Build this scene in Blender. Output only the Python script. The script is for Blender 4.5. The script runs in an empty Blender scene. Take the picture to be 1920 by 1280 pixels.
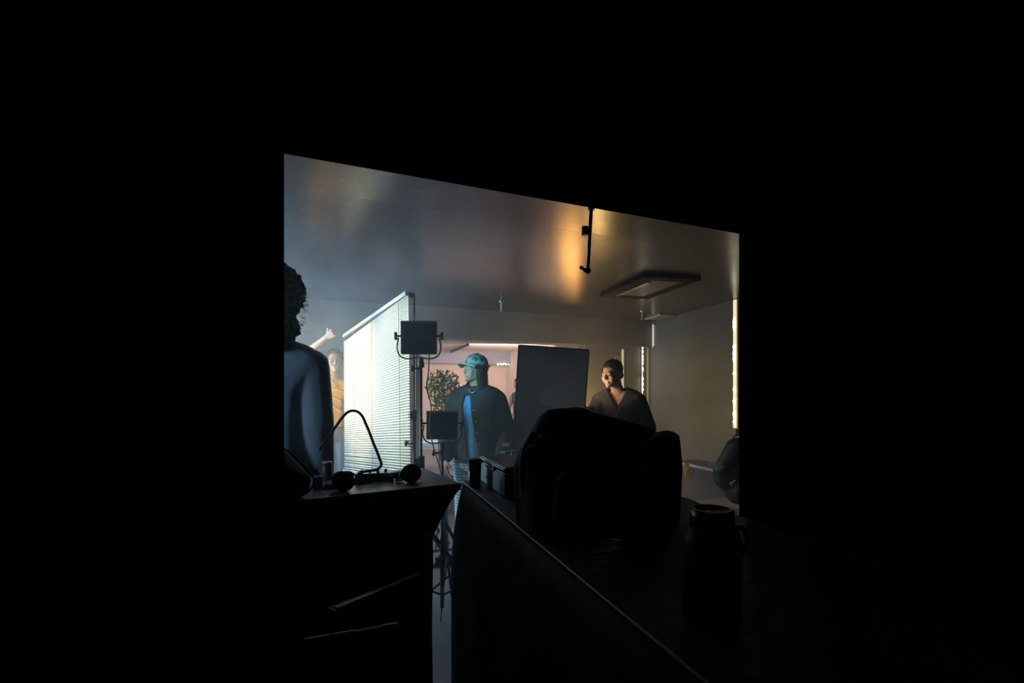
import bpy, bmesh, math, random
from mathutils import Vector, Matrix, Euler
random.seed(7)
S = bpy.context.scene
COL = S.collection
H = 1.38            # eye height of the camera
F = 924.0           # focal length in pixels of the 1920 px frame
HZ = 730.0          # row of the horizon

def P(x, y, d):
    """the world point that stands d metres deep at a measured direction"""
    return Vector(((x - 960) / F * d, d, H + (HZ - y) / F * d))

# ---------------------------------------------------------------- camera
cd = bpy.data.cameras.new('camera'); cam = bpy.data.objects.new('camera', cd); COL.objects.link(cam)
cam.location = (0, 0, H); cam.rotation_euler = (math.pi / 2, 0, 0)
cd.sensor_width = 36; cd.lens = F / 1920 * 36; cd.shift_y = (HZ - 640) / 1920
cd.clip_start = 0.05
S.camera = cam
# ---------------------------------------------------------------- world, exposure
w = bpy.data.worlds.new('world'); S.world = w; w.use_nodes = True
w.node_tree.nodes['Background'].inputs[0].default_value = (0.5, 0.6, 0.8, 1)
w.node_tree.nodes['Background'].inputs[1].default_value = 0.0004
S.view_settings.view_transform = 'Standard'; S.view_settings.look = 'None'
S.view_settings.exposure = 0.0; S.view_settings.gamma = 1.0
S.view_settings.use_curve_mapping = False
try:
    S.cycles.max_bounces = 5; S.cycles.volume_bounces = 1; S.cycles.transparent_max_bounces = 8
    S.cycles.volume_step_rate = 3; S.cycles.volume_max_steps = 64; S.cycles.sample_clamp_indirect = 3
    S.cycles.caustics_reflective = False; S.cycles.caustics_refractive = False
except Exception:
    pass

# ---------------------------------------------------------------- lights
def light(kind, name, loc, target, energy, color, size=0.3, size_y=None, spot=60, blend=0.5, spread=None):
    l = bpy.data.lights.new(name, kind); l.energy = energy; l.color = color
    if kind == 'AREA':
        l.size = size
        if size_y: l.shape = 'RECTANGLE'; l.size_y = size_y
        if spread: l.spread = math.radians(spread)
    elif kind == 'SPOT':
        l.spot_size = math.radians(spot); l.spot_blend = blend; l.shadow_soft_size = size
    else:
        l.shadow_soft_size = size
    o = bpy.data.objects.new(name, l); COL.objects.link(o); o.location = loc
    v = Vector(target) - Vector(loc)
    o.rotation_euler = v.to_track_quat('-Z', 'Y').to_euler()
    return o
light('AREA', 'key_light_cool', (-2.75, 3.35, 1.75), (0.2, 3.6, 1.3), 6, (0.42, 0.78, 1.0), 0.5, 0.8, spread=110)
light('SPOT', 'blind_light_warm', (-3.1, 2.9, 2.15), (-1.30, 4.3, 1.45), 560, (1.0, 0.78, 0.36), 0.06, spot=40, blend=0.8)
light('SPOT', 'blind_light_white', (-2.7, 2.6, 2.15), (-0.85, 3.3, 1.45), 235, (1.0, 1.0, 0.82), 0.06, spot=40, blend=0.8)
light('SPOT', 'yellow_light', (-3.3, 3.6, 1.3), (-1.85, 5.1, 1.38), 170, (1.0, 0.66, 0.28), 0.08, spot=36, blend=0.6)
light('SPOT', 'door_side_fill', (-1.9, 1.32, 1.40), (-1.0, 2.3, 1.38), 34, (0.52, 0.74, 1.0), 0.2, spot=54, blend=0.8)  # added unseen fill on the back of the near person
light('SPOT', 'rear_blue_wash', (-2.95, 3.9, 2.22), (-0.75, 6.3, 2.2), 200, (0.50, 0.76, 1.0), 0.1, spot=46, blend=0.9)  # added unseen spot, tints the header beam blue
light('SPOT', 'table_fill', (-0.85, 3.15, 2.38), (-0.45, 2.25, 1.0), 9, (0.80, 0.88, 1.0), 0.06, spot=58, blend=0.8)  # added lamp without a fixture, brightens the things on the table
light('AREA', 'smoke_glow', (-3.9, 4.6, 1.2), (-1.8, 4.1, 2.0), 72, (0.44, 0.72, 1.0), 0.7, 0.7, spread=130)
light('SPOT', 'amber_uplight', (0.63, 3.93, 1.17), (0.50, 3.60, 2.43), 60, (1.0, 0.56, 0.18), 0.05, spot=46, blend=1.0)
light('SPOT', 'amber_far_beam', (1.34, 8.7, 0.95), (0.52, 3.55, 2.43), 165, (1.0, 0.46, 0.11), 0.50, spot=20, blend=1.0)
light('POINT', 'amber_wall_lamp', (1.15, 6.6, 1.05), (0, 0, 0), 17, (1.0, 0.62, 0.20), 0.07)
light('SPOT', 'amber_face_light', (0.45, 3.92, 1.43), (0.88, 4.15, 1.42), 9, (1.0, 0.72, 0.46), 0.08, spot=70, blend=0.8)
light('SPOT', 'panel_beam', (-0.53, 2.86, 1.66), (-0.33, 3.62, 1.40), 24, (0.25, 0.80, 1.0), 0.10, spot=36, blend=0.7)
light('AREA', 'near_dim_fill', (-0.35, 0.35, 2.45), (-0.3, 1.0, 0.8), 0.22, (1.0, 0.95, 0.9), 0.3, 0.3)  # added unseen fill, lifts edges on the dark near side
light('AREA', 'far_room_lamp_pink', (-0.2, 9.7, 2.2), (-0.4, 11.5, 1.2), 95, (1.0, 0.75, 0.63), 1.4, 1.0)
light('AREA', 'far_room_lamp_blue', (-1.3, 7.6, 2.1), (-1.3, 8.0, 0.9), 40, (0.55, 0.72, 1.0), 0.8, 0.8)
light('SPOT', 'ceiling_wash', (-2.4, 3.0, 1.2), (-0.655, 2.52, 2.43), 110, (0.80, 0.90, 1.0), 0.05, spot=20, blend=1.0)  # added unseen spot standing in for a reflection on the ceiling band

# ---------------------------------------------------------------- materials
MATS = {}
def M(name, col, rough=0.6, metal=0.0, var=0.12, scale=12.0, bump=0.0, bscale=60.0, emit=None, es=0.0, spec=None, sharp=False):
    if name in MATS: return MATS[name]
    m = bpy.data.materials.new(name); m.use_nodes = True; MATS[name] = m
    nt = m.node_tree; b = nt.nodes['Principled BSDF']
    tc = nt.nodes.new('ShaderNodeTexCoord')
    n = nt.nodes.new('ShaderNodeTexNoise'); n.inputs['Scale'].default_value = scale; n.inputs['Detail'].default_value = 4
    nt.links.new(tc.outputs['Object'], n.inputs['Vector'])
    r = nt.nodes.new('ShaderNodeMixRGB')
    if sharp:
        q = nt.nodes.new('ShaderNodeMapRange'); q.inputs['From Min'].default_value = 0.47; q.inputs['From Max'].default_value = 0.53
        nt.links.new(n.outputs['Fac'], q.inputs['Value']); nt.links.new(q.outputs['Result'], r.inputs['Fac'])
    else: nt.links.new(n.outputs['Fac'], r.inputs['Fac'])
    r.inputs['Color1'].default_value = tuple(max(0, c * (1 - var)) for c in col) + (1,)
    r.inputs['Color2'].default_value = tuple(min(1, c * (1 + var)) for c in col) + (1,)
    nt.links.new(r.outputs['Color'], b.inputs['Base Color'])
    b.inputs['Roughness'].default_value = rough; b.inputs['Metallic'].default_value = metal
    if spec is not None: b.inputs['Specular IOR Level'].default_value = spec
    if bump:
        n2 = nt.nodes.new('ShaderNodeTexNoise'); n2.inputs['Scale'].default_value = bscale; n2.inputs['Detail'].default_value = 3
        nt.links.new(tc.outputs['Object'], n2.inputs['Vector'])
        bp = nt.nodes.new('ShaderNodeBump'); bp.inputs['Strength'].default_value = bump; bp.inputs['Distance'].default_value = 0.01
        nt.links.new(n2.outputs['Fac'], bp.inputs['Height']); nt.links.new(bp.outputs['Normal'], b.inputs['Normal'])
    if emit:
        b.inputs['Emission Color'].default_value = tuple(emit) + (1,); b.inputs['Emission Strength'].default_value = es
    return m

# ---------------------------------------------------------------- mesh helpers
def new_obj(name, me, mat=None, parent=None, loc=None, rot=None):
    o = bpy.data.objects.new(name, me); COL.objects.link(o)
    if mat and not me.materials: me.materials.append(mat)
    if parent: o.parent = parent
    if loc is not None: o.location = loc
    if rot is not None: o.rotation_euler = rot
    return o
def from_bm(name, bm, mat=None, parent=None, smooth=False, bevel=0, loc=None, rot=None):
    me = bpy.data.meshes.new(name)
    bmesh.ops.recalc_face_normals(bm, faces=bm.faces)
    bm.to_mesh(me); bm.free()
    if smooth:
        for p in me.polygons: p.use_smooth = True
    o = new_obj(name, me, mat, parent, loc, rot)
    if bevel:
        b = o.modifiers.new('bevel', 'BEVEL'); b.width = bevel; b.segments = 2; b.limit_method = 'ANGLE'
    return o
def tag(o, label=None, cat=None, group=None, kind=None):
    if label: o['label'] = label
    if cat: o['category'] = cat
    if group: o['group'] = group
    if kind: o['kind'] = kind
    return o
def thing(name, label, cat, loc=(0, 0, 0), rz=0, group=None):
    o = bpy.data.objects.new(name, None); COL.objects.link(o); o.location = loc; o.rotation_euler = (0, 0, rz)
    o.empty_display_size = 0.1
    return tag(o, label, cat, group)
def box(bm, c, s, rot=None):
    m = Matrix.Translation(Vector(c))
    if rot is not None: m = m @ (rot.to_4x4() if isinstance(rot, Matrix) else Euler(rot).to_matrix().to_4x4())
    m = m @ Matrix.Diagonal((s[0], s[1], s[2], 1))
    return bmesh.ops.create_cube(bm, size=1, matrix=m)
def frame_for(a, b):
    d = (Vector(b) - Vector(a)); q = d.to_track_quat('Z', 'Y'); return d.length, q.to_matrix().to_4x4()
def cyl(bm, a, b, r0, r1=None, seg=14):
    r1 = r0 if r1 is None else r1
    L, R = frame_for(a, b)
    m = Matrix.Translation((Vector(a) + Vector(b)) / 2) @ R
    bmesh.ops.create_cone(bm, cap_ends=True, segments=seg, radius1=r0, radius2=r1, depth=L, matrix=m)
def ball(bm, c, r, seg=16, rot=None):
    if not hasattr(r, '__len__'): r = (r, r, r)
    m = Matrix.Translation(Vector(c))
    if rot is not None: m = m @ Euler(rot).to_matrix().to_4x4()
    bmesh.ops.create_uvsphere(bm, u_segments=seg, v_segments=max(6, seg * 2 // 3), radius=1, matrix=m @ Matrix.Diagonal((*r, 1)))
def prism(bm, poly, z0, z1):
    lo = [bm.verts.new((p[0], p[1], z0)) for p in poly]; hi = [bm.verts.new((p[0], p[1], z1)) for p in poly]
    bm.faces.new(lo[::-1]); bm.faces.new(hi)
    n = len(poly)
    for i in range(n): bm.faces.new((lo[i], lo[(i + 1) % n], hi[(i + 1) % n], hi[i]))
def lathe(bm, prof, c=(0, 0, 0), seg=28):
    rings = []
    for r, z in prof:
        rings.append([bm.verts.new((c[0] + r * math.cos(2 * math.pi * k / seg), c[1] + r * math.sin(2 * math.pi * k / seg), c[2] + z)) for k in range(seg)])
    for a, b in zip(rings, rings[1:]):
        for k in range(seg): bm.faces.new((a[k], a[(k + 1) % seg], b[(k + 1) % seg], b[k]))
    bm.faces.new(rings[0][::-1]); bm.faces.new(rings[-1])
def tube(name, pts, r, mat, parent=None, closed=False, res=4, bez=True):
    cu = bpy.data.curves.new(name, 'CURVE'); cu.dimensions = '3D'; cu.bevel_depth = r; cu.bevel_resolution = res; cu.use_fill_caps = True
    if bez:
        sp = cu.splines.new('BEZIER'); sp.bezier_points.add(len(pts) - 1)
        for bp, p in zip(sp.bezier_points, pts):
            bp.co = p; bp.handle_left_type = bp.handle_right_type = 'AUTO'
        sp.resolution_u = 8
    else:
        sp = cu.splines.new('POLY'); sp.points.add(len(pts) - 1)
        for bp, p in zip(sp.points, pts): bp.co = (*p, 1)
    sp.use_cyclic_u = closed
    tmp = bpy.data.objects.new('tmp', cu); COL.objects.link(tmp)
    me = bpy.data.meshes.new_from_object(tmp); me.name = name
    bpy.data.objects.remove(tmp)
    for p in me.polygons: p.use_smooth = True
    return new_obj(name, me, mat, parent)
def BM(): return bmesh.new()

# ================================================================ SETTING
U = Vector((0.9143, 0.4050, 0)).normalized(); V = Vector((-U.y, U.x, 0))
A = Vector((-0.725, 1.568, 0)); B = Vector((1.094, 2.373, 0))     # far edges of the opening left between the added side walls
U = (B - A).normalized(); V = Vector((-U.y, U.x, 0))
W_OPEN = (B - A).length
ZC, ZL, ZH = H + 1.05, H + 0.75, H + 0.65                         # ceiling, lintel, rear header
black_paint = M('black_paint', (0.0025, 0.0025, 0.003), 1.0, spec=0.0)
def wall_run(bm, P0, D, N, t0, t1, z0, z1, th):
    a = P0 + D * t0; b = P0 + D * t1
    prism(bm, [a, b, b + N * th, a + N * th], z0, z1)
bm = BM()
wall_run(bm, A, U, -V, -3.6, 0, 0, 3.0, 0.05); wall_run(bm, A, U, -V, W_OPEN, W_OPEN + 3.0, 0, 3.0, 0.05); wall_run(bm, A, U, -V, 0, W_OPEN, ZL, 3.0, 0.05)  # left and right runs added to black out the sides of the view
tag(from_bm('wall_front', bm, black_paint), 'black lintel wall with side walls added to close off the lit room', kind='structure')
bm = BM(); prism(bm, [A - U * 3.6 - V * 3.4, A + U * 5 - V * 3.4, A + U * 5 - V * 0.05, A - U * 3.6 - V * 0.05], 2.62, 2.7)
tag(from_bm('ceiling_front', bm, black_paint), 'unlit black ceiling over the near side of the doorway', kind='structure')
# floor
fl = M('floor_concrete', (0.22, 0.205, 0.20), 0.55, var=0.25, scale=3, bump=0.25, bscale=25)
bm = BM(); prism(bm, [(-8, -2.5), (6, -2.5), (6, 16), (-8, 16)], -0.1, 0)
tag(from_bm('floor', bm, fl), 'grey-brown concrete floor glimpsed between the tables', kind='structure')
# rear wall plane
Q = Vector((-0.958, 6.32, 0))
def on_line(P0, D, px):
    k = (px - 960) / F
    t = (k * P0.y - P0.x) / (D.x - k * D.y); return t
tL, tR, tC = on_line(Q, U, 778), on_line(Q, U, 1098), on_line(Q, U, 1217)
C = Q + U * tC
R0 = Vector((2.63, 5.71, 0)); Wd = (C - R0).normalized(); Wn = Vector((Wd.y, -Wd.x, 0))   # right wall direction and outward normal
wall_m = M('wall_paint_grey', (0.20, 0.195, 0.19), 0.6, var=0.08, scale=4, bump=0.05)
bm = BM()
wall_run(bm, Q, U, V, -6.2, tL, 0, ZC, 0.18); wall_run(bm, Q, U, V, tR, tC + 0.3, 0, ZC, 0.18); wall_run(bm, Q, U, V, tL, tR, ZH, ZC, 0.18)
tag(from_bm('wall_back', bm, wall_m), 'grey rear wall with a wide opening into a pink-lit room', kind='structure')
wall_d = M('wall_paint_dark_grey', (0.165, 0.172, 0.17), 0.5, var=0.06, scale=3, bump=0.04)
bm = BM(); wall_run(bm, C, -Wd, Wn, -0.3, 6.6, 0, ZC, 0.12)
tag(from_bm('wall_right', bm, wall_d), 'plain dark grey right-hand wall', kind='structure')
LW = A - U * 3.5
bm = BM(); wall_run(bm, LW, V, -U, 0, 4.7, 0, ZC, 0.12)
tag(from_bm('wall_left', bm, wall_m), 'grey left-hand wall lost in smoke', kind='structure')
# ceiling: satin panel that mirrors the lamps softly
ceil_m = M('ceiling_satin', (0.085, 0.08, 0.083), 0.25, var=0.05, scale=2, spec=0.42)
band_m = M('ceiling_band_satin', (0.06, 0.06, 0.065), 0.24, var=0.05, scale=2, spec=0.6)
bm = BM(); prism(bm, [A - U * 3.6, A + U * 5.2, Q + U * 4.6, Q - U * 6.2 ], ZC, ZC + 0.12)
tag(from_bm('ceiling', bm, ceil_m), 'satin grey ceiling with soft reflections of the lamps', kind='structure')
T0 = Vector((-1.03, 0, 0)); b0 = P(650, 355, 1.05 * F / 375); b0.z = 0
nd = (b0 - A).dot(V)
bm = BM(); prism(bm, [A - U * 3.4, A + U * 5.0, A + U * 5.0 + V * nd, A - U * 3.4 + V * nd], ZC - 0.035, ZC + 0.01)
tag(from_bm('trim_1', bm, band_m), 'slightly dropped ceiling band along the doorway wall', kind='structure')
bm = BM(); wall_run(bm, Q - V * 0.10, U, V, tL - 0.12, tC - 0.02, ZH, ZC - 0.002, 0.10)
tag(from_bm('trim_2', bm, wall_m), 'plain header beam above the rear opening', kind='structure')
# corner trim
steel = M('brushed_steel', (0.62, 0.60, 0.56), 0.3, 0.9)
bm = BM(); cpt = C - U * 0.035 - V * 0.02
box(bm, (cpt.x, cpt.y, ZC / 2), (0.03, 0.03, ZC - 0.02), (0, 0, math.atan2(U.y, U.x)))
tag(from_bm('trim_3', bm, M('corner_trim', (0.6, 0.57, 0.50), 0.4)), 'pale corner bead where rear and right walls meet', kind='structure')
# rear-room shell
far_m = M('far_wall_peach', (0.62, 0.50, 0.43), 0.8, var=0.06, scale=2)
G = Vector((-0.383, 11.8, 0)); tg = on_line(G, U, 957); CG = G + U * tg
bm = BM(); wall_run(bm, G + V * 0.25, U, V, -6, tg + 0.2, 0, 2.45, 0.15)
tag(from_bm('wall_far', bm, far_m), 'peach far wall of the room behind', kind='structure')
bm = BM(); wall_run(bm, G + U * tg, -V, U, -0.3, 4.55, 0, 2.45, 0.15)
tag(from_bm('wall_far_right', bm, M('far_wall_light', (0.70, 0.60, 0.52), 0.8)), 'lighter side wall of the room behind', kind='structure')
bm = BM(); wall_run(bm, Q + U * (tL - 1.6) + V * 0.18, V, -U, 0, 6.0, 0, 2.45, 0.15)
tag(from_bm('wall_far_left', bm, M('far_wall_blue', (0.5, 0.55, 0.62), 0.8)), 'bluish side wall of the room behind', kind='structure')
bm = BM(); wall_run(bm, G, U, V, -6, tg, H + 0.6, 2.3, 0.25)
tag(from_bm('trim_4', bm, M('soffit_blue_grey', (0.30, 0.32, 0.38), 0.7)), 'blue-grey soffit above the peach wall', kind='structure')
bm = BM(); prism(bm, [Q + V * 0.18 - U * 4, Q + V * 0.18 + U * 3.4, G + V * 0.4 + U * 3.4, G + V * 0.4 - U * 6.5], 2.28, 2.4)
tag(from_bm('ceiling_far', bm, M('far_ceiling', (0.62, 0.56, 0.54), 0.6)), 'pale ceiling of the room behind', kind='structure')
bm = BM(); a = P(877, 641, 9.4); b = P(846, 680, 11.2); a.z = b.z = 2.235
cyl(bm, a, b, 0.03, seg=8)
tr = from_bm('lighting_track', bm, M('dark_metal', (0.03, 0.03, 0.035), 0.5)); tag(tr, 'dark lighting track on the pale ceiling of the room behind', 'track')

# ---------------------------------------------------------------- haze
hm = bpy.data.materials.new('haze'); hm.use_nodes = True; nt = hm.node_tree; nt.nodes.clear()
out = nt.nodes.new('ShaderNodeOutputMaterial'); sc_ = nt.nodes.new('ShaderNodeVolumeScatter')
sc_.inputs['Color'].default_value = (0.93, 0.96, 1.0, 1); sc_.inputs['Anisotropy'].default_value = 0.25
tc = nt.nodes.new('ShaderNodeTexCoord'); no = nt.nodes.new('ShaderNodeTexNoise'); no.inputs['Scale'].default_value = 1.35; no.inputs['Detail'].default_value = 2.5; no.inputs['Distortion'].default_value = 0.5
mr = nt.nodes.new('ShaderNodeMapRange'); mr.inputs['From Min'].default_value = 0.40; mr.inputs['From Max'].default_value = 0.64
mr.inputs['To Min'].default_value = 0.018; mr.inputs['To Max'].default_value = 0.17
nt.links.new(tc.outputs['Object'], no.inputs['Vector']); nt.links.new(no.outputs['Fac'], mr.inputs['Value'])
sx_ = nt.nodes.new('ShaderNodeSeparateXYZ'); nt.links.new(tc.outputs['Object'], sx_.inputs[0])
gx = nt.nodes.new('ShaderNodeMapRange'); gx.inputs['From Min'].default_value = -2.6; gx.inputs['From Max'].default_value = 1.6; gx.inputs['To Min'].default_value = 1.25; gx.inputs['To Max'].default_value = 0.28; nt.links.new(sx_.outputs[0], gx.inputs['Value'])
mu = nt.nodes.new('ShaderNodeMath'); mu.operation = 'MULTIPLY'; nt.links.new(mr.outputs['Result'], mu.inputs[0]); nt.links.new(gx.outputs['Result'], mu.inputs[1])
nt.links.new(mu.outputs[0], sc_.inputs['Density']); nt.links.new(sc_.outputs['Volume'], out.inputs['Volume'])
bm = BM()
e = 0.01
prism(bm, [A + V * e - U * 3.45, A + V * e + U * 4.0, C - V * e, Q - V * e - U * 5.4], 0.004, ZC - e)
hz = from_bm('haze', bm, hm); tag(hz, 'thin stage smoke drifting through the lit room', 'smoke', kind='stuff')

# ================================================================ BLIND
white_pvc = M('white_slat', (0.85, 0.85, 0.74), 0.45, var=0.03)
bt = thing('venetian_blind', 'white venetian blind hanging as a free-standing screen beside the light panel', 'blind')
Rt, Lt = P(764, 546, 3.0), P(645, 628, 4.9)
Rb = Vector((Rt.x + 0.015, Rt.y, H - 0.56)); Lb = Vector((Lt.x, Lt.y, H - 0.80))
run = Vector((Lt.x - Rt.x, Lt.y - Rt.y, 0)); RL = run.length; ru = run.normalized(); rn = Vector((ru.y, -ru.x, 0))
if rn.dot(Vector((-1, -0.5, 0))) < 0: rn = -rn
bm = BM(); hv = (Lt - Rt); hl = hv.length
def rail(name, a, b, hgt, dep):
    d = (b - a); L = d.length; ax = d.normalized(); up = Vector((0, 0, 1)); n = ax.cross(up).normalized(); up = n.cross(ax)
    m = Matrix((ax, n, up)).transposed().to_4x4(); m.translation = (a + b) / 2
    bm = BM(); bmesh.ops.create_cube(bm, size=1, matrix=Matrix.Diagonal((L, dep, hgt, 1)))
    o = from_bm(name, bm, white_pvc, bt, bevel=0.003); o.matrix_local = m; return o
rail('headrail', Rt - Vector((0, 0, 0.010)), Lt - Vector((0, 0, 0.010)), 0.026, 0.03)
bm = BM()
prof = [(-0.0105, 0.0), (-0.006, 0.0028), (0, 0.0040), (0.006, 0.0028), (0.0105, 0.0)]
tilt = math.radians(49)
vs = []
for x in (-0.5, 0.5):
    row = []
    for (py, pz) in prof + [(p[0], p[1] - 0.0006) for p in prof[::-1]]:
        y = py * math.cos(tilt) - pz * math.sin(tilt); z = py * math.sin(tilt) + pz * math.cos(tilt)
        row.append(bm.verts.new((x, y, z)))
    vs.append(row)
n = len(vs[0])
for k in range(n): bm.faces.new((vs[0][k], vs[0][(k + 1) % n], vs[1][(k + 1) % n], vs[1][k]))
bm.faces.new(vs[0]); bm.faces.new(vs[1][::-1])
bmesh.ops.recalc_face_normals(bm, faces=bm.faces)
sme = bpy.data.meshes.new('slat'); bm.to_mesh(sme); bm.free(); sme.materials.append(white_pvc)
NS = 68
for i in range(NS):
    f = (i + 0.5) / NS
    f2 = f ** 1.12
    a = Rt.lerp(Rb, 0.025 + f2 * 0.96); b = Lt.lerp(Lb, 0.055 + f2 * 0.93)
    if i > NS - 10: b.z += random.uniform(-0.004, 0.006)
    d = b - a; ax = d.normalized(); nn = rn; up = ax.cross(nn).normalized()
    if up.z < 0: up = -up
    nn = up.cross(ax)
    o = bpy.data.objects.new('slat', sme); COL.objects.link(o); o.parent = bt
    m = Matrix((ax * (d.length), nn if nn.dot(rn) > 0 else -nn, up)).transposed().to_4x4(); m.translation = (a + b) / 2
    o.matrix_local = m
rail('bottom_rail', Rb, Lb, 0.016, 0.024)
cordm = M('ladder_cord', (0.55, 0.56, 0.5), 0.8)
for f in (0.07, 0.42, 0.74, 0.95):
    a = Rt.lerp(Lt, f) + rn * 0.014; b = Rb.lerp(Lb, f) + rn * 0.014
    tube('ladder_cord', [a - Vector((0, 0, 0.03)), b], 0.0022, cordm, bt, bez=False, res=1)

# ---------------------------------------------------------------- metal stands and light panels
blk = M('black_plastic', (0.016, 0.018, 0.022), 0.45, bump=0.05)
blkm = M('black_metal', (0.02, 0.022, 0.026), 0.35, 0.3)
def tripod(t, top, foot_r=0.45, knob_z=None, pole_r=0.010, ph=-math.pi / 2):
    """pole with collars, knobs and three braced legs; t sits on the floor below the pole"""
    bm = BM(); zt = top
    cyl(bm, (0, 0, 0.12), (0, 0, zt), pole_r * 0.8); cyl(bm, (0, 0, 0.12), (0, 0, zt * 0.62), pole_r * 1.2)
    from_bm('pole', bm, blkm, t, True)
    bm = BM()
    for z in (zt * 0.62, zt * 0.36):
        bm = BM(); cyl(bm, (0, 0, z - 0.035), (0, 0, z + 0.035), pole_r * 2.0)
        box(bm, (-pole_r * 2.2, 0, z), (0.03, 0.024, 0.045))
        from_bm('collar', bm, blk, t)
    for z in ([zt - 0.06] if knob_z is None else knob_z):
        bm = BM(); cyl(bm, (-0.045, 0, z), (0, 0, z), 0.006); ball(bm, (-0.05, 0, z), (0.010, 0.016, 0.020), 10)
        from_bm('knob', bm, blk, t)
    for k in range(3):
        a = 2 * math.pi * k / 3 + ph; c, s = math.cos(a), math.sin(a)
        bm = BM(); cyl(bm, (0.02 * c, 0.02 * s, 0.62), (foot_r * c, foot_r * s, 0.015), 0.010)
        cyl(bm, (0.015 * c, 0.015 * s, 0.2), (0.5 * foot_r * c, 0.5 * foot_r * s, 0.32), 0.006)
        ball(bm, (foot_r * c, foot_r * s, 0.014), 0.014, 8)
        from_bm('leg', bm, blkm, t)
def panel_light(name, label, px, py0, py1, wpx, d, lean, foot_px):
    cpt = P(px, (py0 + py1) / 2, d); wd = wpx / F * d; hg = (py1 - py0) / F * d
    t = thing(name, label, 'light panel', (cpt.x + lean, cpt.y, 0))
    tripod(t, cpt.z - hg / 2 - 0.02, ph=-math.pi / 2 if px < 800 else math.pi / 2)
    cx, cz = -lean, cpt.z
    bm = BM(); box(bm, (cx, 0, cz), (wd, 0.035, hg)); from_bm('housing', bm, blk, t, bevel=0.006)
    bm = BM()
    for k in range(7): box(bm, (cx, -0.020, cz - hg * 0.36 + k * hg * 0.09), (wd * 0.72, 0.005, hg * 0.03))
    from_bm('cooling_ribs', bm, blkm, t)
    bm = BM(); box(bm, (cx, 0.021, cz), (wd * 0.92, 0.006, hg * 0.9))
    tag(from_bm('diffuser', bm, M('diffuser_white', (0.7, 0.75, 0.8), 0.4, emit=(0.35, 0.85, 1.0), es=1.0), t), 'lit bluish diffuser facing away')
    bm = BM(); box(bm, (cx, -0.019, cz + hg * 0.46), (wd * 0.98, 0.006, hg * 0.07)); from_bm('rim', bm, M('panel_rim_blue_grey', (0.10, 0.13, 0.17), 0.4), t)
    hw = wd / 2 + 0.016
    tube('bracket', [(cx - hw, 0, cz), (cx - hw - .004, 0, cz - hg * 0.4), (cx - hw + 0.02, 0, cz - hg / 2 - 0.016), (cx, 0, cz - hg / 2 - 0.02),
                     (cx + hw - 0.02, 0, cz - hg / 2 - 0.016), (cx + hw + .004, 0, cz - hg * 0.4), (cx + hw, 0, cz)], 0.004, blkm, t)
    for s in (-1, 1):
        bm = BM(); cyl(bm, (cx + s * (wd / 2), 0, cz + .01), (cx + s * (hw + 0.012), 0, cz + .01), 0.006)
        box(bm, (cx + s * (hw + 0.014), 0, cz + .01), (0.012, 0.03, 0.044)); from_bm('knob', bm, blk, t, bevel=0.003)
    bm = BM(); cyl(bm, (0, 0, cz - hg / 2 - 0.075), (cx * 0.2, 0, cz - hg / 2 - 0.016), 0.020, 0.014); from_bm('mount', bm, blk, t)
    return t, cpt, wd, hg
t1, c1, w1, h1 = panel_light('led_light', 'larger black light panel on a tall stand in front of the white blind', 785.5, 602, 664, 67, 2.8, 0.012, 795)
t2, c2, w2, h2 = panel_light('led_light', 'smaller, lower black light panel in front of the capped person', 829, 770, 823, 58, 2.85, 0.0, 832)
cable = M('cable_black', (0.02, 0.022, 0.026), 0.5)
tag(tube('power_cable', [P(805, 664, 2.79), P(803, 700, 2.79), P(800, 725, 2.8), P(808, 760, 2.8), P(806, 800, 2.79), P(812, 835, 2.78), P(823, 872, 2.72), P(830, 905, 2.65), Vector((-0.38, 2.75, .35)), Vector((-0.42, 2.9, .01))], 0.0035, cable), 'thin black cable drooping from the taller light panel', 'cable')
# stand that carries the near end of the blind
t = thing('light_stand', 'slim dark stand holding up the near end of the blind', 'stand', (Rt.x + 0.035, Rt.y + 0.03, 0))
tripod(t, Rt.z - 0.01, 0.4, knob_z=[H - 0.33], pole_r=0.0075)
bm = BM(); box(bm, (-0.012, -0.012, Rt.z - 0.02), (0.03, 0.03, 0.03)); from_bm('clamp', bm, blk, t, bevel=0.004)

# ================================================================ HANGING ROD at the lintel
t_ = on_line(A, U, 1108); rp = A + U * t_
t = thing('hanging_rod', 'dark metal rod with two clamps hanging from the doorway head', 'rod', (rp.x, rp.y, ZL))
bm = BM(); cyl(bm, (0, -0.01, 0.0), (-0.014, -0.01, -0.262), 0.0075, 0.0066); from_bm('rod', bm, blkm, t, True)
bm = BM(); cyl(bm, (-0.004, -0.01, -0.100), (-0.034, -0.01, -0.100), 0.006); cyl(bm, (-0.026, -0.01, -0.118), (-0.026, -0.01, -0.082), 0.014); from_bm('clamp', bm, blkm, t)
bm = BM(); ball(bm, (-0.014, -0.01, -0.262), 0.013, 12); cyl(bm, (-0.012, -0.01, -0.268), (-0.040, -0.01, -0.252), 0.010, 0.006); ball(bm, (-0.041, -0.01, -0.250), 0.008, 8)
from_bm('hook', bm, blkm, t, True)
bm = BM(); cyl(bm, (0, -0.01, -0.012), (0, -0.01, 0.001), 0.014); from_bm('flange', bm, blkm, t)

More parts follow.
